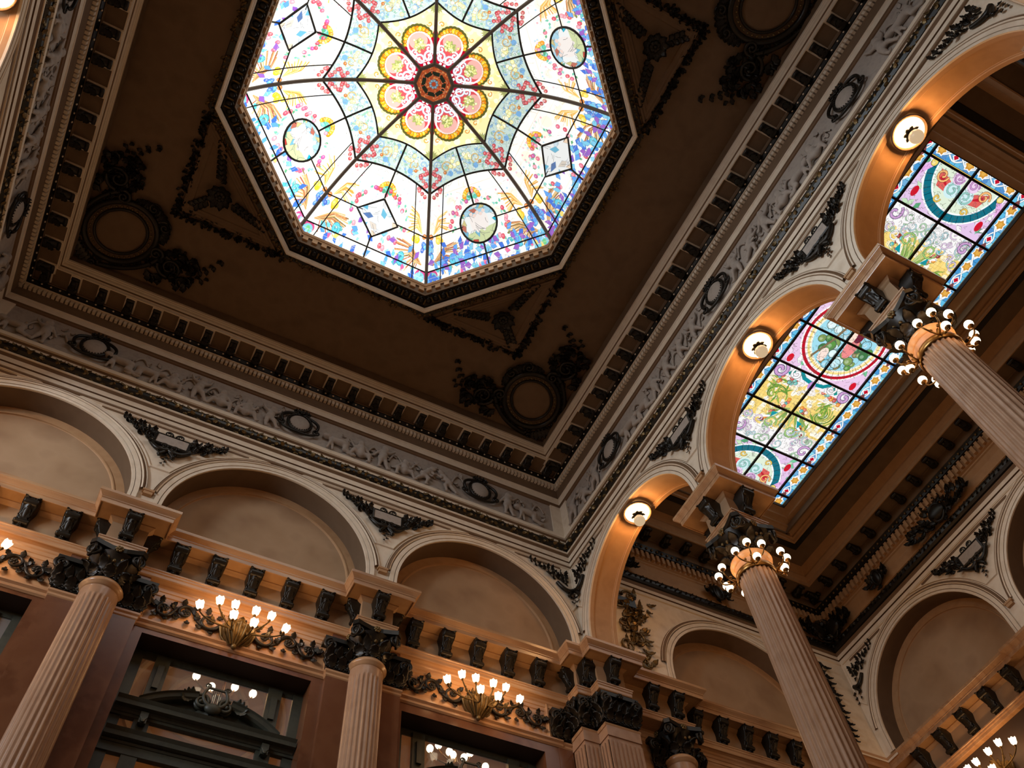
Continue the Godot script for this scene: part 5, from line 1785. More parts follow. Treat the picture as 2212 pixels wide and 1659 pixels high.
func figure(j: Array) -> ArrayMesh:
	# joints (x, y, z): head chest hip lElbow lHand rElbow rHand lKnee lFoot rKnee rFoot
	var p := []
	for e in j:
		p.append(Vector3(e[0], e[1], (e[2] if e.size() > 2 else 0.07)))
	var fwd: float = signf(p[0].x - p[2].x + 0.001)
	var up: Vector3 = (p[1] - p[2]).normalized()
	var sd := Vector3(up.y, -up.x, 0)
	var sl: Vector3 = p[1] + up * 0.05 - sd * 0.07
	var sr: Vector3 = p[1] + up * 0.05 + sd * 0.07
	var hl: Vector3 = p[2] - sd * 0.045
	var hr: Vector3 = p[2] + sd * 0.045
	var bones := [
		[p[0], p[0] + up * 0.03, 0.085, 0.08], [p[0] + Vector3(fwd * 0.05, -0.02, 0.045), p[0] + Vector3(fwd * 0.06, -0.03, 0.05), 0.035, 0.03], [p[0], p[1], 0.045, 0.06],
		[p[1], p[2], 0.085, 0.092], [sl, sr, 0.05, 0.05], [p[1].lerp(p[2], 0.6) + Vector3(fwd * 0.02, 0, 0.02), p[2], 0.085, 0.08],
		[sl, p[3], 0.045, 0.036], [p[3], p[4], 0.036, 0.026], [p[4], p[4] + (p[4] - p[3]).normalized() * 0.03, 0.03, 0.022],
		[sr, p[5], 0.045, 0.036], [p[5], p[6], 0.036, 0.026], [p[6], p[6] + (p[6] - p[5]).normalized() * 0.03, 0.03, 0.022],
		[hl, p[7], 0.066, 0.048], [p[7], p[8], 0.05, 0.03], [p[8], p[8] + Vector3(fwd * 0.06, -0.01, 0.02), 0.03, 0.022],
		[hr, p[9], 0.066, 0.048], [p[9], p[10], 0.05, 0.03], [p[10], p[10] + Vector3(fwd * 0.06, -0.01, 0.02), 0.03, 0.022]]
	var c := 0.026
	var lo := Vector3(-0.46, -0.06, -0.05)
	var n := Vector3i(36, 38, 13)
	var big := 1.0
	var f := PackedFloat32Array()
	f.resize(n.x * n.y * n.z)
	f.fill(big)
	for b in bones:
		var m: float = maxf(b[2], b[3]) + 0.06
		var a0 := Vector3i(((b[0].min(b[1]) - Vector3.ONE * m - lo) / c).floor())
		var a1 := Vector3i(((b[0].max(b[1]) + Vector3.ONE * m - lo) / c).ceil())
		for z in range(maxi(a0.z, 0), mini(a1.z, n.z - 1) + 1):
			for y in range(maxi(a0.y, 0), mini(a1.y, n.y - 1) + 1):
				for x in range(maxi(a0.x, 0), mini(a1.x, n.x - 1) + 1):
					var d := capsule(lo + Vector3(x, y, z) * c, b[0], b[1], b[2], b[3])
					var k := x + n.x * (y + n.y * z)
					var h := maxf(0.025 - absf(f[k] - d), 0.0) / 0.025
					f[k] = minf(f[k], d) - h * h * 0.025 * 0.25
	return nets(f, n, lo, c)

func nets(f: PackedFloat32Array, n: Vector3i, lo: Vector3, c: float) -> ArrayMesh:
	var st := SurfaceTool.new()
	st.begin(Mesh.PRIMITIVE_TRIANGLES)
	var id := PackedInt32Array()
	id.resize(n.x * n.y * n.z)
	id.fill(-1)
	var pos := PackedVector3Array()
	var off := [0, 1, n.x, n.x + 1, n.x * n.y, n.x * n.y + 1, n.x * n.y + n.x, n.x * n.y + n.x + 1]
	var ed := [[0, 1], [2, 3], [4, 5], [6, 7], [0, 2], [1, 3], [4, 6], [5, 7], [0, 4], [1, 5], [2, 6], [3, 7]]
	for z in n.z - 1:
		for y in n.y - 1:
			for x in n.x - 1:
				var k := x + n.x * (y + n.y * z)
				var neg := 0
				for o in off:
					if f[k + o] < 0.0:
						neg += 1
				if neg == 0 or neg == 8:
					continue
				var s := Vector3.ZERO
				var m := 0
				for e in ed:
					var a := f[k + off[e[0]]]
					var b := f[k + off[e[1]]]
					if (a < 0.0) != (b < 0.0):
						var t := a / (a - b)
						var pa := Vector3(e[0] & 1, (e[0] >> 1) & 1, e[0] >> 2)
						var pb := Vector3(e[1] & 1, (e[1] >> 1) & 1, e[1] >> 2)
						s += pa.lerp(pb, t)
						m += 1
				id[k] = pos.size()
				pos.append(lo + (Vector3(x, y, z) + s / m) * c)
	for v in pos:
		st.set_smooth_group(0)
		st.add_vertex(v)
	var sx := [1, n.x, n.x * n.y]
	for z in range(1, n.z - 1):
		for y in range(1, n.y - 1):
			for x in range(1, n.x - 1):
				var k := x + n.x * (y + n.y * z)
				for ax in 3:
					var a := f[k]
					var b := f[k + sx[ax]]
					if (a < 0.0) == (b < 0.0):
						continue
					var u: int = sx[(ax + 1) % 3]
					var v: int = sx[(ax + 2) % 3]
					var q := [id[k], id[k - u], id[k - u - v], id[k - v]]
					if q.has(-1):
						continue
					if a < 0.0:
						q = [q[0], q[3], q[2], q[1]]
					for e in [0, 1, 2, 0, 2, 3]:
						st.add_index(q[e])
	st.generate_normals()
	return st.commit()

func friezes() -> void:
	var poses := [
		[[0.02, 0.72], [0, 0.56], [-0.02, 0.36], [-0.15, 0.5], [-0.22, 0.38], [0.15, 0.62], [0.25, 0.74], [-0.07, 0.2, 0.1], [-0.09, 0.03], [0.07, 0.2], [0.12, 0.03]],
		[[0.16, 0.66], [0.08, 0.52], [-0.06, 0.36], [0.18, 0.44, 0.12], [0.3, 0.5, 0.1], [-0.02, 0.42], [0.14, 0.34, 0.12], [0.06, 0.22, 0.1], [0.0, 0.03], [-0.16, 0.2], [-0.28, 0.06]],
		[[0.02, 0.56], [0, 0.4], [0, 0.2], [-0.15, 0.34], [-0.25, 0.22], [0.14, 0.36], [0.22, 0.5], [-0.18, 0.2, 0.12], [-0.2, 0.03], [0.17, 0.22, 0.12], [0.26, 0.05]],
		[[0.28, 0.42], [0.12, 0.36], [-0.16, 0.34], [0.2, 0.2, 0.1], [0.24, 0.04], [0.14, 0.18], [0.12, 0.04], [-0.14, 0.12, 0.1], [-0.34, 0.05], [-0.2, 0.14], [-0.4, 0.08]],
		[[-0.02, 0.72], [0, 0.56], [0.02, 0.36], [-0.16, 0.66], [-0.2, 0.8], [0.16, 0.66], [0.22, 0.8], [-0.1, 0.24, 0.12], [-0.2, 0.06], [0.06, 0.18], [0.05, 0.03]]]
	var ms := []
	for p in poses:
		ms.append(figure(p))
	rng.seed = 77
	var fs := edge_frames(0, 0, XW, ZW)
	var mids := [[2.2, 6.9, 11.6], [2.5, 7.15, 11.84], [], [2.4, 7.1, 11.8]]
	var names := ["back", "arcade", "", "opposite"]
	for s in [0, 1, 3]:
		var f: Transform3D = fs[s][0]
		var L: float = fs[s][1]
		var w := struct("trim_%d" % (20 + s), "carved grey frieze of playing children under the cornice of the %s wall" % names[s])
		var b := MB.new()
		var k := 0
		var u := 0.62
		while u < L - 0.5:
			var skip := false
			for m in mids[s]:
				if absf(u - m) < 0.62:
					skip = true
			if not skip:
				var mir := -1.0 if rng.randf() < 0.5 else 1.0
				part(w, "relief_figure", ms[rng.randi() % 5], M.frieze, f * Transform3D(Basis.from_scale(Vector3(mir, 1.0, 0.85) * rng.randf_range(0.98, 1.12)), Vector3(u, 18.63, 0.0)))
				var y0 := 18.85 + 0.3 * rng.randf()
				tube(b, bez(Vector3(u + 0.15, y0, 0.02), Vector3(u + 0.3, y0 + 0.6, 0.05), Vector3(u + 0.5, y0 + 0.1, 0.02), 8), taper(9, 0.03, 0.02), 6)
				for q in 4:
					b.add(leaf(0.16, 0.1, 60, 2, 6), Transform3D(Basis(Vector3.BACK, rng.randf() * TAU), Vector3(u + 0.28 + 0.1 * rng.randfn(), 18.9 + 0.6 * rng.randf(), 0.01)))
				ball(b, Vector3(u + 0.26, 18.64, 0.0), Vector3(0.18, 0.09, 0.06), 9, 5)
			u += 0.56
			k += 1
		part(w, "carved_foliage", b.mesh(), M.frieze, f)
		var cs := MB.new()
		for e in [0.16, L - 0.16]:
			box(cs, Vector3(e, 19.16, 0.012), Vector3(0.34, 1.14, 0.05))
		part(w, "corner_strip", cs.mesh(), M.cream, f)
		for m in mids[s].size():
			frieze_medallion(["oval frieze medallion near the %s end of the %s wall" % [["far left", "corner"][0], names[s]], "oval frieze medallion at the middle of the %s wall" % names[s], "oval frieze medallion nearest the %s" % ["cornice corner on the back wall", "front on the arcade wall", "", "corner on the opposite wall"][s]][m] if s != 1 else ["oval frieze medallion on the arcade wall nearest the back corner", "oval frieze medallion over the middle arcade arch", "oval frieze medallion on the arcade wall farthest from the back corner"][m], f * at(mids[s][m], 19.24, 0.02))

# ---------------------------------------------------------------- ceiling ornament
func ceiling_ornaments() -> void:
	var names := ["between back wall and arcade", "at the arcade's far upper corner", "away", "between back wall and opposite wall"]
	var cx := 6.97
	var cz := 7.22
	for k in 4:
		var sx: float = [1.0, 1.0, -1.0, -1.0][k]
		var sz: float = [-1.0, 1.0, 1.0, -1.0][k]
		if k == 2:
			continue
		# frame: local x, y point from the skylight to the walls, z down
		var f := Transform3D(Basis(Vector3(sx, 0, 0), Vector3(0, 0, sz), Vector3(0, -1, 0)), Vector3(cx, YCEIL, cz))
		var t := thing("corner_cartouche", "large dark oval ceiling cartouche " + names[k], "ornament", f, "dark cartouches in the ceiling corners")
		var c := Vector3(5.38, 5.42, 0)
		var d := Basis(Vector3.BACK, PI / 4)          # local v axis of the oval along the diagonal
		var x := Transform3D(Basis(Vector3(-1, 1, 0).normalized(), Vector3(-1, -1, 0).normalized(), Vector3(0, 0, 1)), c)
		var b := MB.new()
		ball(b, Vector3.ZERO, Vector3(0.5, 0.58, 0.03), 28, 6)
		part(t, "oval_panel", b.mesh(), M.umber, x)
		var fr_ := MB.new()
		for e in [[0.53, 0.61, 0.035, 0.03], [0.72, 0.84, 0.07, 0.05]]:
			var pts := PackedVector3Array()
			for q in 41:
				var a := TAU * q / 40
				pts.append(Vector3(cos(a) * e[0], sin(a) * e[1], e[3]))
			tube(fr_, pts, taper(41, e[2], e[2]), 7)
		for q in 40:
			var a := TAU * q / 40
			fr_.add(leaf(0.2, 0.13, 60, 2, 6), Transform3D(Basis(Vector3.BACK, a - PI / 2 + 0.4 * sin(q * 2.0)), Vector3(cos(a) * 0.68, sin(a) * 0.78, 0.02)))
		part(t, "leafy_frame", fr_.mesh(), M.bronze, x)
		var bd := MB.new()
		for q in 36:
			var a := TAU * q / 36
			ball(bd, Vector3(cos(a) * 0.61, sin(a) * 0.7, 0.07), Vector3(0.03, 0.03, 0.03), 6, 4)
		part(t, "bead_ring", bd.mesh(), M.gilt, x).set_meta("kind", "stuff")
		var sc := MB.new()
		for s in [-1.0, 1.0]:
			spiral(sc, Vector3(s * 0.72, 0.52, 0.1), 0.16, 180.0 if s < 0 else 0.0, 1.6, 0.045, s, 24, 0.04)
			tube(sc, bez(Vector3(s * 0.86, 0.5, 0.08), Vector3(s * 1.02, -0.2, 0.12), Vector3(s * 0.5, -0.9, 0.06), 12), taper(13, 0.05, 0.06), 7)
			spiral(sc, Vector3(s * 0.42, -0.98, 0.08), 0.13, 90, 1.4, 0.04, -s, 20, 0.03)
		part(t, "scroll", sc.mesh(), M.bronze, x)
		var cr := MB.new()
		for q in 13:
			var a := deg_to_rad(-80 + 13.3 * q)
			cr.add(leaf(0.36 - 0.08 * absf(sin(a)), 0.17, 55, 3, 7), Transform3D(Basis(Vector3.BACK, -a), Vector3(sin(a) * 0.36, 0.72 + 0.2 * cos(a), 0.04)))
		for s in [-1.0, 1.0]:
			spiral(cr, Vector3(s * 0.24, 1.0, 0.07), 0.15, 0.0 if s < 0 else 180.0, 1.4, 0.04, -s, 20, 0.03)
		for q in 10:
			var a := deg_to_rad(140 + 8.0 * q)
			cr.add(leaf(0.3, 0.15, 55, 3, 7), Transform3D(Basis(Vector3.BACK, -a), Vector3(sin(a) * 0.6, -0.84 + 0.1 * cos(a), 0.03)))
		part(t, "crest", cr.mesh(), M.bronze, x)
		for s in 2:
			# leaf spray along each wall, ending in a curled tip and a sprig
			var g := MB.new()
			for q in 46:
				var e := q / 45.0
				var u := -0.7 - 1.0 * e
				var v := 0.42 - 0.12 * e + 0.36 * sin(q * 2.4) * (1.0 - 0.35 * absf(e - 0.55))
				g.add(leaf(0.3, 0.17, 65, 3, 6), Transform3D(Basis(Vector3.BACK, PI / 2 + 1.1 * sin(q * 1.7)), Vector3(u, v, 0.01 + 0.02 * (q % 4))))
			spiral(g, Vector3(-1.25, 0.36, 0.08), 0.3, 0, 1.5, 0.05, 1.0, 26, 0.05)
			for q in 9:
				var e := q / 8.0
				g.add(leaf(0.17, 0.1, 60, 2, 6), Transform3D(Basis(Vector3.BACK, PI / 2 + (0.9 if q % 2 else -0.9)), Vector3(-1.75 - 0.5 * e, 0.2 - 0.5 * e * e, 0.02)))
			for q in 4:
				g.add(leaf(0.17, 0.1, 60, 2, 6), Transform3D(Basis(Vector3.BACK, PI / 2 + (0.7 if q % 2 else -0.7)), Vector3(-1.75 - 0.1 * q, 0.42 - 0.02 * q, 0.02)))
			spiral(g, Vector3(-1.35, -0.12, 0.05), 0.12, 200, 1.2, 0.035, -1.0, 18, 0.03)
			var gx := Transform3D(Basis(), c) if s == 0 else Transform3D(Basis(Vector3(0, 1, 0), Vector3(1, 0, 0), Vector3(0, 0, 1)), c)
			part(t, "leaf_spray", g.mesh(), M.bronze, gx)
	for k in 4:
		var sx: float = [1.0, 1.0, -1.0, -1.0][k]
		var sz: float = [-1.0, 1.0, 1.0, -1.0][k]
		if k == 2:
			continue
		var f := Transform3D(Basis(Vector3(sx, 0, 0), Vector3(0, 0, sz), Vector3(0, -1, 0)), Vector3(cx, YCEIL, cz))
		var t := thing("triangle_panel", "triangular ceiling panel beside the skylight " + names[k], "ceiling panel", f, "triangular panels at the skylight's corners")
		var tri := pv([4.3, 4.3, 2.1, 4.3, 4.3, 2.1])
		var m := MB.new()
		sweep(m, tri, pv([-0.03, 0.0, -0.02, 0.05, 0.02, 0.06, 0.05, 0.04, 0.09, 0.045, 0.12, 0.03, 0.16, 0.025, 0.18, 0.0]), true)
		part(t, "moulding", m.mesh(), M.umber)
		var lv := []
		for q in 300:
			var e := rng.randf()
			var w := rng.randf_range(0.0, 0.14)
			var p := Vector3(lerpf(1.85, 4.45, e), 4.33 + w, 0.02) if q % 2 else Vector3(4.33 + w, lerpf(1.85, 4.45, e), 0.02)
			lv.append(Transform3D(Basis(Vector3.BACK, rng.randf() * TAU) * Basis(Vector3.RIGHT, 0.2), p))
		many(t, "border_leaves", leaf(0.13, 0.07, 70, 2, 6).mesh(), M.bronze, lv)
		var o := MB.new()
		var c := Vector3(3.62, 3.62, 0.0)
		for q in 18:
			var a := TAU * q / 18
			o.add(leaf(0.3 + 0.06 * (q % 2), 0.16, 60, 3, 7), Transform3D(Basis(Vector3.BACK, a), c + Vector3(0, 0, 0.02 + 0.02 * (q % 2))))
		flower(o, c + Vector3(0, 0, 0.08), 0.13, 7)
		for s in 2:
			for q in 16:
				var e := q / 15.0
				var p := c + (Vector3(-1, 0.28, 0) if s == 0 else Vector3(0.28, -1, 0)) * (0.3 + 0.85 * e) + Vector3(0, 0, 0.02)
				var aa := (PI / 2 if s == 0 else PI) + (0.8 if q % 2 else -0.8)
				o.add(leaf(0.2 - 0.06 * e, 0.12, 60, 2, 6), Transform3D(Basis(Vector3.BACK, aa), p))
		for q in 8:
			o.add(leaf(0.2, 0.13, 60, 2, 6), Transform3D(Basis(Vector3.BACK, -PI / 4 + (0.8 if q % 2 else -0.8)), c + Vector3(1, 1, 0) * (0.2 + 0.04 * q)))
		part(t, "leaf_spray", o.mesh(), M.bronze)

# ---------------------------------------------------------------- doors
func arc_pts(cx: float, y0: float, half: float, rise: float, a: float, b: float, n: int) -> PackedVector2Array:
	var R := (half * half + rise * rise) / (2.0 * rise)
	var p := PackedVector2Array()
	for k in n + 1:
		var u := lerpf(a, b, k / float(n))
		p.append(Vector2(cx + u, y0 + sqrt(maxf(R * R - u * u, 0.0)) - (R - rise)))
	return p

func door(n: int, cx: float, hw: float, head: float, full: bool) -> void:
	var w := struct("door_%d" % n, "tall dark green glazed door frame, door %d along the back wall" % n, Transform3D(Basis(), Vector3(cx, 0, -0.85)))
	var d := head - 12.48
	var bars := MB.new()
	var bar := func(u0: float, u1: float, y0: float, y1: float, dp := 0.1, z := 0.0): box(bars, Vector3((u0 + u1) / 2, (y0 + y1) / 2 + d, z + dp / 2 - 0.03), Vector3(u1 - u0, y1 - y0, dp))
	bar.call(-hw, hw, 12.34, 12.5, 0.04)
	for s in [-1.0, 1.0]:
		bar.call(minf(s * hw, s * (hw - 0.17)), maxf(s * hw, s * (hw - 0.17)), 0, 12.4, 0.07)
		bar.call(minf(s * (hw - 0.38), s * (hw - 0.62)), maxf(s * (hw - 0.38), s * (hw - 0.62)), 0, 12.4, 0.09)
		bar.call(minf(s * (hw - 0.45), s * (hw - 0.55)), maxf(s * (hw - 0.45), s * (hw - 0.55)), 11.75, 12.2, 0.13)
	part(w, "frame", bars.mesh(), M.greenwood)
	var tr := MB.new()
	for e in [[11.14, 11.42], [10.5, 10.92]]:
		box(tr, Vector3(0, (e[0] + e[1]) / 2 + d, 0.02), Vector3(hw * 2, e[1] - e[0], 0.1))
	part(w, "transom", tr.mesh(), M.greenwood)
	for e in [[11.28, 0.0], [10.74, -0.04]]:
		part(w, "cornice", swept(pv([-hw + 0.02, 0.08, hw - 0.02, 0.08]), pv([0.0, e[0] - 0.09 + d, 0.02, e[0] - 0.06 + d, 0.05 + e[1], e[0] - 0.04 + d, 0.13 + e[1], e[0] - 0.03 + d, 0.14 + e[1], e[0] + 0.04 + d, 0.18 + e[1], e[0] + 0.09 + d, -0.05, e[0] + 0.1 + d]), false, true), M.greenwood)
	var gl := MB.new()
	box(gl, Vector3.ZERO, Vector3(1, 1, 1))
	var gm := gl.mesh()
	for e in [[-hw + 0.17, -hw + 0.38, 11.5, 12.35], [hw - 0.38, hw - 0.17, 11.5, 12.35], [-hw + 0.6, hw - 0.6, 11.4, 12.35], [-hw + 0.17, -hw + 0.38, 10.93, 11.14], [hw - 0.38, hw - 0.17, 10.93, 11.14], [-hw + 0.6, hw - 0.6, 10.93, 11.14], [-hw + 0.17, -hw + 0.38, 6.0, 10.5], [hw - 0.38, hw - 0.17, 6.0, 10.5], [-hw + 0.6, hw - 0.6, 6.0, 10.3]]:
		part(w, "pane", gm, M.glass, Transform3D(Basis.from_scale(Vector3(e[1] - e[0], e[3] - e[2], 0.01)), Vector3((e[0] + e[1]) / 2, (e[2] + e[3]) / 2 + d, -0.01)))
	for s in [-1.0, 1.0]:
		var br := MB.new()
		br.add(leaf(0.22, 0.12, 30, 2, 6), Transform3D(Basis(Vector3.BACK, PI), Vector3(s * (hw - 0.5), 11.22 + d, 0.14)))
		box(br, Vector3(s * (hw - 0.5), 11.12 + d, 0.12), Vector3(0.12, 0.2, 0.08))
		part(w, "bracket", br.mesh(), M.greenwood)
	# open curved pediment with volutes and a lyre
	var prof := pv([-0.06, 0.02, -0.05, 0.16, -0.02, 0.2, 0.04, 0.22, 0.06, 0.25, 0.07, 0.0])
	for s in [-1.0, 1.0]:
		var p := arc_pts(0, 11.36 + d, hw - 0.36, 0.38, -hw + 0.36, -0.27, 16)
		var q := MB.new()
		sweep(q, p, prof, false, false, true)
		spiral(q, Vector3(-0.2, 11.67 + d, 0.16), 0.13, 120, 1.7, 0.04, -1.0, 24, 0.03)
		lathe(q, pv([0.0, -0.1, 0.12, -0.1, 0.12, 0.0, 0.0, 0.0]), 16, Transform3D(Basis(Vector3.RIGHT, PI / 2), Vector3(-0.2, 11.67 + d, 0.14)))
		part(w, "pediment", q.mesh(), M.greenwood, Transform3D(Basis.from_scale(Vector3(s, 1, 1)), Vector3.ZERO))
	var ty := MB.new()
	poly_prism(ty, arc_pts(0, 11.34 + d, hw - 0.4, 0.34, -hw + 0.4, hw - 0.4, 16), -0.02, 0.06)
	for s in [-1.0, 1.0]:
		ty.add(leaf(0.4, 0.16, 40, 3), Transform3D(Basis(Vector3.BACK, s * 1.3), Vector3(s * 0.3, 11.46 + d, 0.07)))
	part(w, "tympanum", ty.mesh(), M.greenwood)
	var ly := MB.new()
	for s in [-1.0, 1.0]:
		tube(ly, bez(Vector3(s * 0.05, 11.58 + d, 0.2), Vector3(s * 0.3, 11.7 + d, 0.2), Vector3(s * 0.13, 11.96 + d, 0.2), 10), taper(11, 0.035, 0.022), 7)
		spiral(ly, Vector3(s * 0.17, 11.97 + d, 0.2), 0.05, 180 if s > 0 else 0, 1.1, 0.016, -s, 14)
		for q in 5:
			ly.add(leaf(0.22, 0.12, 50, 3, 7), Transform3D(Basis(Vector3.BACK, -s * (0.2 + 0.42 * q)), Vector3(s * 0.36, 11.66 + d, 0.16)))
	for k in 5:
		tube(ly, PackedVector3Array([Vector3(-0.06 + 0.03 * k, 11.62 + d, 0.2), Vector3(-0.06 + 0.03 * k, 11.94 + d, 0.2)]), taper(2, 0.007, 0.007), 5)
	box(ly, Vector3(0, 11.94 + d, 0.2), Vector3(0.3, 0.03, 0.03))
	ball(ly, Vector3(0, 11.56 + d, 0.19), Vector3(0.14, 0.1, 0.07), 12, 8)
	part(w, "lyre", ly.mesh(), M.greenwood, Transform3D.IDENTITY, "carved lyre between leaf sprays")

func chandelier(label: String, spots: Array) -> void:
	var c := Vector3.ZERO
	for p in spots:
		c += Vector3(p[0], p[1], -2.2) / spots.size()
	var t := thing("chandelier", label, "lamp", Transform3D(Basis(), c), "hanging lamps behind the door glass")
	var gb := MB.new()
	ball(gb, Vector3.ZERO, Vector3(0.075, 0.085, 0.075), 12, 8)
	var gm := gb.mesh()
	var st := MB.new()
	lathe(st, pv([0.0, -0.35, 0.06, -0.32, 0.09, -0.26, 0.04, -0.2, 0.02, -0.1, 0.02, 3.5, 0.0, 3.5]), 12)
	part(t, "stem", st.mesh(), M.brass)
	for p in spots:
		var q := Vector3(p[0], p[1], -2.2) - c
		var ab := MB.new()
		tube(ab, bez(Vector3(0, -0.25, 0), Vector3(q.x * 0.7, q.y - 0.4, 0.1), q + Vector3(0, -0.08, 0), 8), taper(9, 0.018, 0.012), 5)
		part(t, "arm", ab.mesh(), M.brass)
		part(t, "globe", gm, M.globe, Transform3D(Basis(), q))
		bulb(t, q, 0.16, WARM, 0.06)

# ---------------------------------------------------------------- aisle ornament
func aisle_ornaments() -> void:
	# foliage panel on the end wall beside the niche
	var t := thing("foliage_panel", "dark interlaced foliage climbing the aisle end wall beside its niche", "ornament", at(15.42, 16.2, 0.0))
	var b := MB.new()
	rng.seed = 31
	for k in 7:
		var y := -1.1 + 0.34 * k
		spiral(b, Vector3((-0.22 if k % 2 else 0.12), y, 0.04), 0.2, 90.0 * k, 1.3, 0.035, 1.0 if k % 2 else -1.0, 22, 0.03)
	for k in 80:
		var y := rng.randf_range(-1.25, 1.1)
		var hw := 0.32 + 0.45 * clampf(y, 0.0, 0.8)
		b.add(leaf(0.24, 0.13, 60, 3, 7), Transform3D(Basis(Vector3.BACK, rng.randf() * TAU), Vector3(rng.randf_range(-0.5, 1.0) * hw, y, 0.02)))
	part(t, "foliage", b.mesh(), M.gilt)
	var bx := MB.new()
	box(bx, Vector3(0.02, 0.72, 0.03), Vector3(0.5, 0.26, 0.05))
	for s in [-1.0, 1.0]:
		spiral(bx, Vector3(s * 0.25, 0.95, 0.05), 0.1, 90, 1.4, 0.03, s, 20, 0.02)
	part(t, "tablet", bx.mesh(), M.bronze)
	# hanging garland beyond the niche
	var g := thing("garland_drop", "dark hanging garland strip on the aisle end wall next to the far corner", "ornament", at(21.35, 16.0, 0.0))
	var gb := MB.new()
	for k in 40:
		var e := k / 39.0
		gb.add(leaf(0.24, 0.14, 60, 3, 7), Transform3D(Basis(Vector3.BACK, PI + 1.0 * sin(k * 2.1)), Vector3(0.12 * sin(k * 1.3) * (1.2 - e), 1.2 - 2.3 * e, 0.03)))
		if k % 5 == 0:
			flower(gb, Vector3(0.05 * sin(k), 1.1 - 2.2 * e, 0.08), 0.08)
	part(g, "garland", gb.mesh(), M.bronze)
	# cartouches lying over the cove and the garland torus
	var fo := fr(Vector3(XB, 0, 0), Vector3.BACK, Vector3.UP)
	var fe := fr(Vector3(0, 0, 0), Vector3.RIGHT, Vector3.UP)
	var cc := func(label: String, x: Transform3D, w: float, h: float, shield: bool):
		var o := thing("cove_cartouche", label, "ornament", x, "dark cartouches on the aisle cove")
		var m := MB.new()
		if shield:
			ball(m, Vector3(0, 0, 0.05), Vector3(w * 0.35, h * 0.5, 0.06), 12, 8)
		else:
			ball(m, Vector3(0, 0, 0.08), Vector3(0.26, 0.22, 0.1), 14, 9)
		var pts := PackedVector3Array()
		for k in 25:
			var a := TAU * k / 24
			pts.append(Vector3(cos(a) * w * (0.45 if shield else 0.2), sin(a) * h * 0.5, 0.07))
		tube(m, pts, taper(25, 0.04, 0.04), 6)
		part(o, "shield", m.mesh(), M.bronze)
		var l := MB.new()
		var n := 14 if shield else 60
		for k in n:
			var e := (k + 0.5) / n * 2.0 - 1.0
			l.add(leaf(0.26, 0.15, 65, 3, 7), Transform3D(Basis(Vector3.BACK, -signf(e) * (PI / 2) + 1.2 * sin(k * 2.3)), Vector3(e * w, (0.5 * sin(k * 1.9)) * h * (1.1 - absf(e)), 0.03 + 0.015 * (k % 3))))
		part(o, "leaves", l.mesh(), M.bronze)
	cc.call("wide dark cartouche on the aisle cove above the spandrel of the outer wall", fo * at(4.75, 18.35, 0.12), 1.0, 0.55, false)
	cc.call("small dark shield on the aisle cove over the arch nearest the far corner", fo * at(2.35, 18.4, 0.1), 0.3, 0.45, true)
	cc.call("dark cartouche wrapped in the far upper corner of the aisle, on the outer wall", fo * at(0.45, 18.3, 0.12), 0.6, 0.55, false)
	cc.call("dark cartouche wrapped in the far upper corner of the aisle, on the end wall", fe * at(21.75, 18.3, 0.12), 0.6, 0.55, false)
	cc.call("small dark shield on the aisle cove above the end wall niche", fe * at(18.5, 18.4, 0.1), 0.3, 0.45, true)
	cc.call("dark leaf spray on the aisle cove above the foliage panel", fe * at(15.3, 18.3, 0.1), 0.5, 0.35, false)

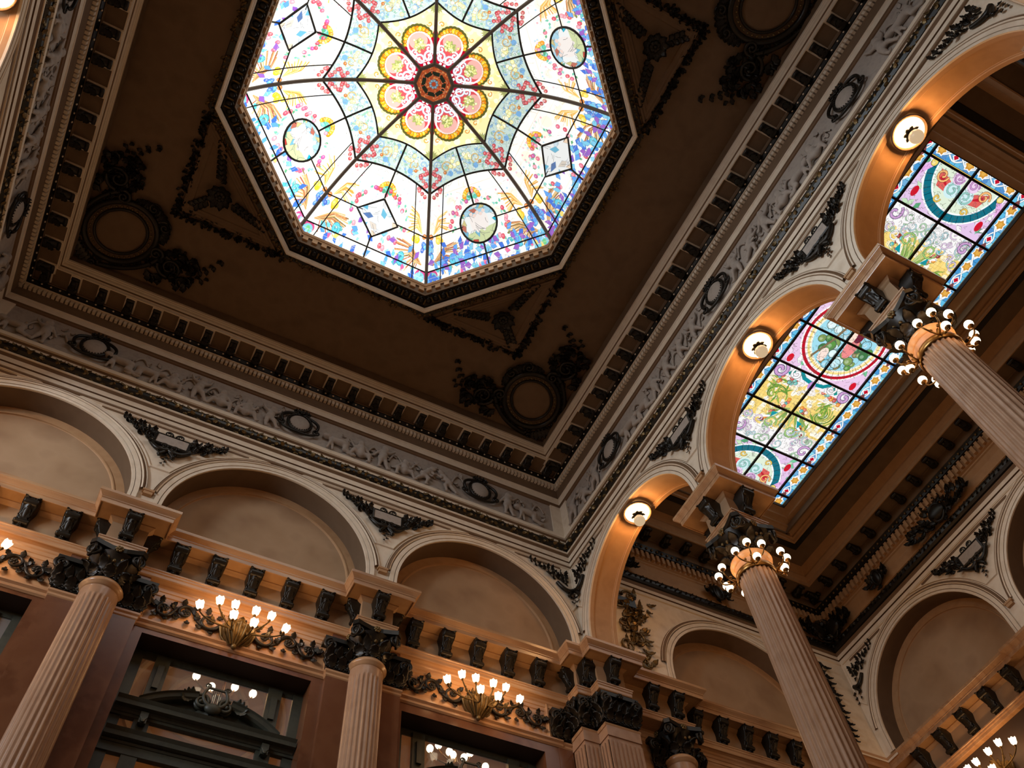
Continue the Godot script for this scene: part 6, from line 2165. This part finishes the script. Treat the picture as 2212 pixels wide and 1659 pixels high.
# ---------------------------------------------------------------- scene
func _ready() -> void:
	rng.seed = 5
	# camera: looking steeply up, rolled
	var cam := Camera3D.new()
	cam.name = "camera"
	cam.fov = 47.282
	cam.near = 0.05
	cam.far = 200.0
	add_child(cam)
	cam.transform = Transform3D(Basis(Vector3(0.887662, -0.062587, 0.456223), Vector3(-0.367468, 0.500816, 0.783678), Vector3(-0.277532, -0.863288, 0.421556)), Vector3(5.276841, 1.6, 11.708597))
	cam.current = true
	var we := WorldEnvironment.new()
	we.name = "environment"
	var env := Environment.new()
	env.background_mode = Environment.BG_COLOR
	env.background_color = Color(0.02, 0.02, 0.025)
	env.tonemap_mode = Environment.TONE_MAPPER_LINEAR
	env.tonemap_exposure = 1.0
	env.sdfgi_enabled = true
	env.ssao_enabled = true
	env.ssil_enabled = true
	we.environment = env
	add_child(we)
	materials()
	# daylight through the skylights and the windows of the opposite aisle
	area(Vector3(CEN.x, 21.9, CEN.z), Vector3.DOWN, Vector3.FORWARD, Vector2(6.6, 6.6), 30.0 * K_DOME, Color(0.95, 0.98, 1.0), "skylight_daylight")
	area(Vector3(GX, 20.25, GZ), Vector3.DOWN, Vector3.FORWARD, Vector2(3.0, 9.6), 14.0 * K_AISLE, Color(0.95, 0.98, 1.0), "aisle_skylight_daylight")
	for k in [1, 2]:
		area(Vector3(-8.1, 15.4, 2.4 + 4.7 * k), Vector3(1, 0.05, 0), Vector3.UP, Vector2(2.6, 4.4), 60.0 * K_WIN, Color(0.9, 0.95, 1.0), "window_daylight")

	# the shell
	main_ceiling()
	main_cornice()
	lower_walls()
	lower_entablature()
	var bays_z := [[2.39, RA, RA], [7.1, RA, RA], [11.86, RA, RA]]
	upper_wall("wall_back", "cream upper back wall with three blind arched niches", Transform3D.IDENTITY, -0.6, XW, [[2.15, RA, RA], [6.89, RA, RA], [11.65, RA, RA]], false, [[4.53, 2.37, true, true], [9.275, 2.375, true, true], [13.98, 2.34, true, false], [0.05, 2.1, false, true]])
	upper_wall("wall_right", "cream arcade wall of three round arches opening to the aisle", fr(Vector3(XW, 0, 0), Vector3.BACK, Vector3.UP), 0.0, ZW, bays_z, true, [[4.74, 2.36, true, true], [9.48, 2.38, true, true], [0.03, 2.37, false, true]])
	upper_wall("wall_left", "cream arcade wall facing the other arcade", fr(Vector3(0, 0, ZW), Vector3.FORWARD, Vector3.UP), 0.0, ZW, [[ZW - 11.86, RA, RA], [ZW - 7.1, RA, RA], [ZW - 2.39, RA, RA]], true, [[4.74, 2.36, true, true], [9.48, 2.38, true, true]])
	upper_wall("wall_front", "cream front wall with blind niches", fr(Vector3(XW, 0, ZW), Vector3.LEFT, Vector3.UP), 0.0, XW + 0.6, [[2.3, RA, RA], [7.0, RA, RA], [11.7, RA, RA]], false, [])
	upper_wall("wall_aisle_end", "tan aisle end wall with one wide blind niche", Transform3D.IDENTITY, XA, XB, [[18.6, 2.28, 2.07]], false, [])
	upper_wall("wall_aisle_outer", "outer aisle wall with blind arched niches", fr(Vector3(XB, 0, 0), Vector3.BACK, Vector3.UP), 0.0, ZW, [[2.4, RA, RA], [7.1, RA, RA], [11.8, RA, RA]], false, [[4.75, 2.35, true, true], [9.45, 2.35, true, true], [0.04, 2.36, false, true]])
	aisle()
	# plain shell of the opposite aisle, its windows, and the front end
	var s := struct("wall_left_aisle", "plain shell of the opposite aisle")
	var b := MB.new()
	box(b, Vector3(-4.6, 20.4, 7.1), Vector3(8.4, 0.3, 16.0))
	box(b, Vector3(-4.6, 10.2, -0.75), Vector3(8.0, 20.4, 0.3))
	box(b, Vector3(-4.6, 10.2, 14.95), Vector3(8.0, 20.4, 0.3))
	part(s, "aisle_shell", b.mesh(), M.panel)
	var b2 := MB.new()
	box(b2, Vector3(18.5, 17.4, 14.45), Vector3(8.4, 6.0, 0.3))
	part(s, "aisle_front_wall", b2.mesh(), M.panel)
	for k in [1, 2]:
		var wn := struct("window_%d" % (k + 3), "tall daylit window of the opposite aisle")
		var pb := MB.new()
		box(pb, Vector3(-8.25, 15.4, 2.4 + 4.7 * k), Vector3(0.06, 4.4, 2.6))
		part(wn, "pane", pb.mesh(), M.daylight)
		var fb := MB.new()
		for e in [[-1.35, 0.1], [0.0, 0.08], [1.35, 0.1]]:
			box(fb, Vector3(-8.2, 15.4, 2.4 + 4.7 * k + e[0]), Vector3(0.14, 4.5, e[1]))
		part(wn, "frame", fb.mesh(), M.greenwood)
	skylight()

	# things
	columns()
	door(1, 2.15, 1.47, 12.5, true)
	door(2, 6.855, 1.475, 12.48, true)
	door(3, 11.52, 1.47, 12.4, true)
	for e in [[2.15, "nearest the left edge, mostly out of view"], [6.87, "over the door crowned by a lyre"], [11.55, "over the door next to the corner pier"]]:
		scroll_ornament("dark leafy scroll ornament with spirals " + e[1], at(e[0], 13.1, -0.465))
		sconce("bronze wall sconce with eight lit tulip shades " + e[1], at(e[0], 12.95, -0.44), 0.42 * K_SCONCE)
	sconce("bronze wall sconce on the outer aisle wall, lit", fr(Vector3(22.7, 12.85, 2.2), Vector3.BACK, Vector3.UP), 0.42 * K_SCONCE)
	sconce("bronze wall sconce on the outer aisle wall, further forward", fr(Vector3(22.7, 12.85, 7.1), Vector3.BACK, Vector3.UP), 0.42 * K_SCONCE)
	chandelier("hanging lamp seen through the glass of the door crowned by a lyre", [[6.6, 13.42], [6.92, 13.27], [7.34, 13.41], [7.7, 13.37]])
	chandelier("hanging lamp seen through the glass of the door next to the corner pier", [[11.39, 13.24], [11.58, 13.38], [11.82, 13.29], [11.9, 13.24], [12.15, 13.25], [12.29, 13.4], [12.63, 13.17]])
	lamp_ring("ring of lit globes round the column before the aisle end wall", 14.335, 4.735, 0.4 * K_RING)
	lamp_ring("ring of lit globes round the column overlapping the glass ceiling", 14.335, 9.49, 0.4 * K_RING)
	lamp_ring("ring of lit globes round an opposite arcade column near the back", -0.335, 4.735, 0.4 * K_RING)
	lamp_ring("ring of lit globes round an opposite arcade column near the front", -0.335, 9.49, 0.4 * K_RING)
	var ln := ["in the arch next to the back wall corner", "in the middle arch of the arcade", "in the arch nearest the front"]
	for k in 3:
		soffit_lamp("round star lamp with hanging globe " + ln[k], 14.335, bays_z[k][0], 0.55 * K_SOFFIT)
	soffit_lamp("round star lamp of the opposite arcade", -0.335, 7.1, 0.55 * K_SOFFIT)
	soffit_lamp("round star lamp of the opposite arcade near the back", -0.335, 2.39, 0.55 * K_SOFFIT)
	spandrel_ornament("dark cartouche between the first two niches of the back wall, over the far column", at(4.53, 0, 0))
	spandrel_ornament("dark cartouche between the last two niches of the back wall", at(9.275, 0, 0))
	spandrel_ornament("half cartouche of dark leaves on the back wall in the corner by the arcade", at(13.92, 0, 0), -1)
	var fa := fr(Vector3(XW, 0, 0), Vector3.BACK, Vector3.UP)
	spandrel_ornament("dark cartouche between the two nearer arches over the lamp ringed column at the aisle end", fa * at(4.74, 0, 0))
	spandrel_ornament("dark cartouche over the column that overlaps the glass ceiling", fa * at(9.48, 0, 0))
	spandrel_ornament("half cartouche of dark leaves on the arcade wall in the back corner", fa * at(0.08, 0, 0), 1)
	spandrel_ornament("dark cartouche at the front end of the arcade wall", fa * at(14.1, 0, 0), -1)
	var fo := fr(Vector3(XB, 0, 0), Vector3.BACK, Vector3.UP)
	spandrel_ornament("dark cartouche between niches of the outer aisle wall", fo * at(4.75, 0, 0))
	spandrel_ornament("half cartouche of leaves on the outer aisle wall in the far corner", fo * at(0.1, 0, 0), 1)
	friezes()
	ceiling_ornaments()
	aisle_ornaments()
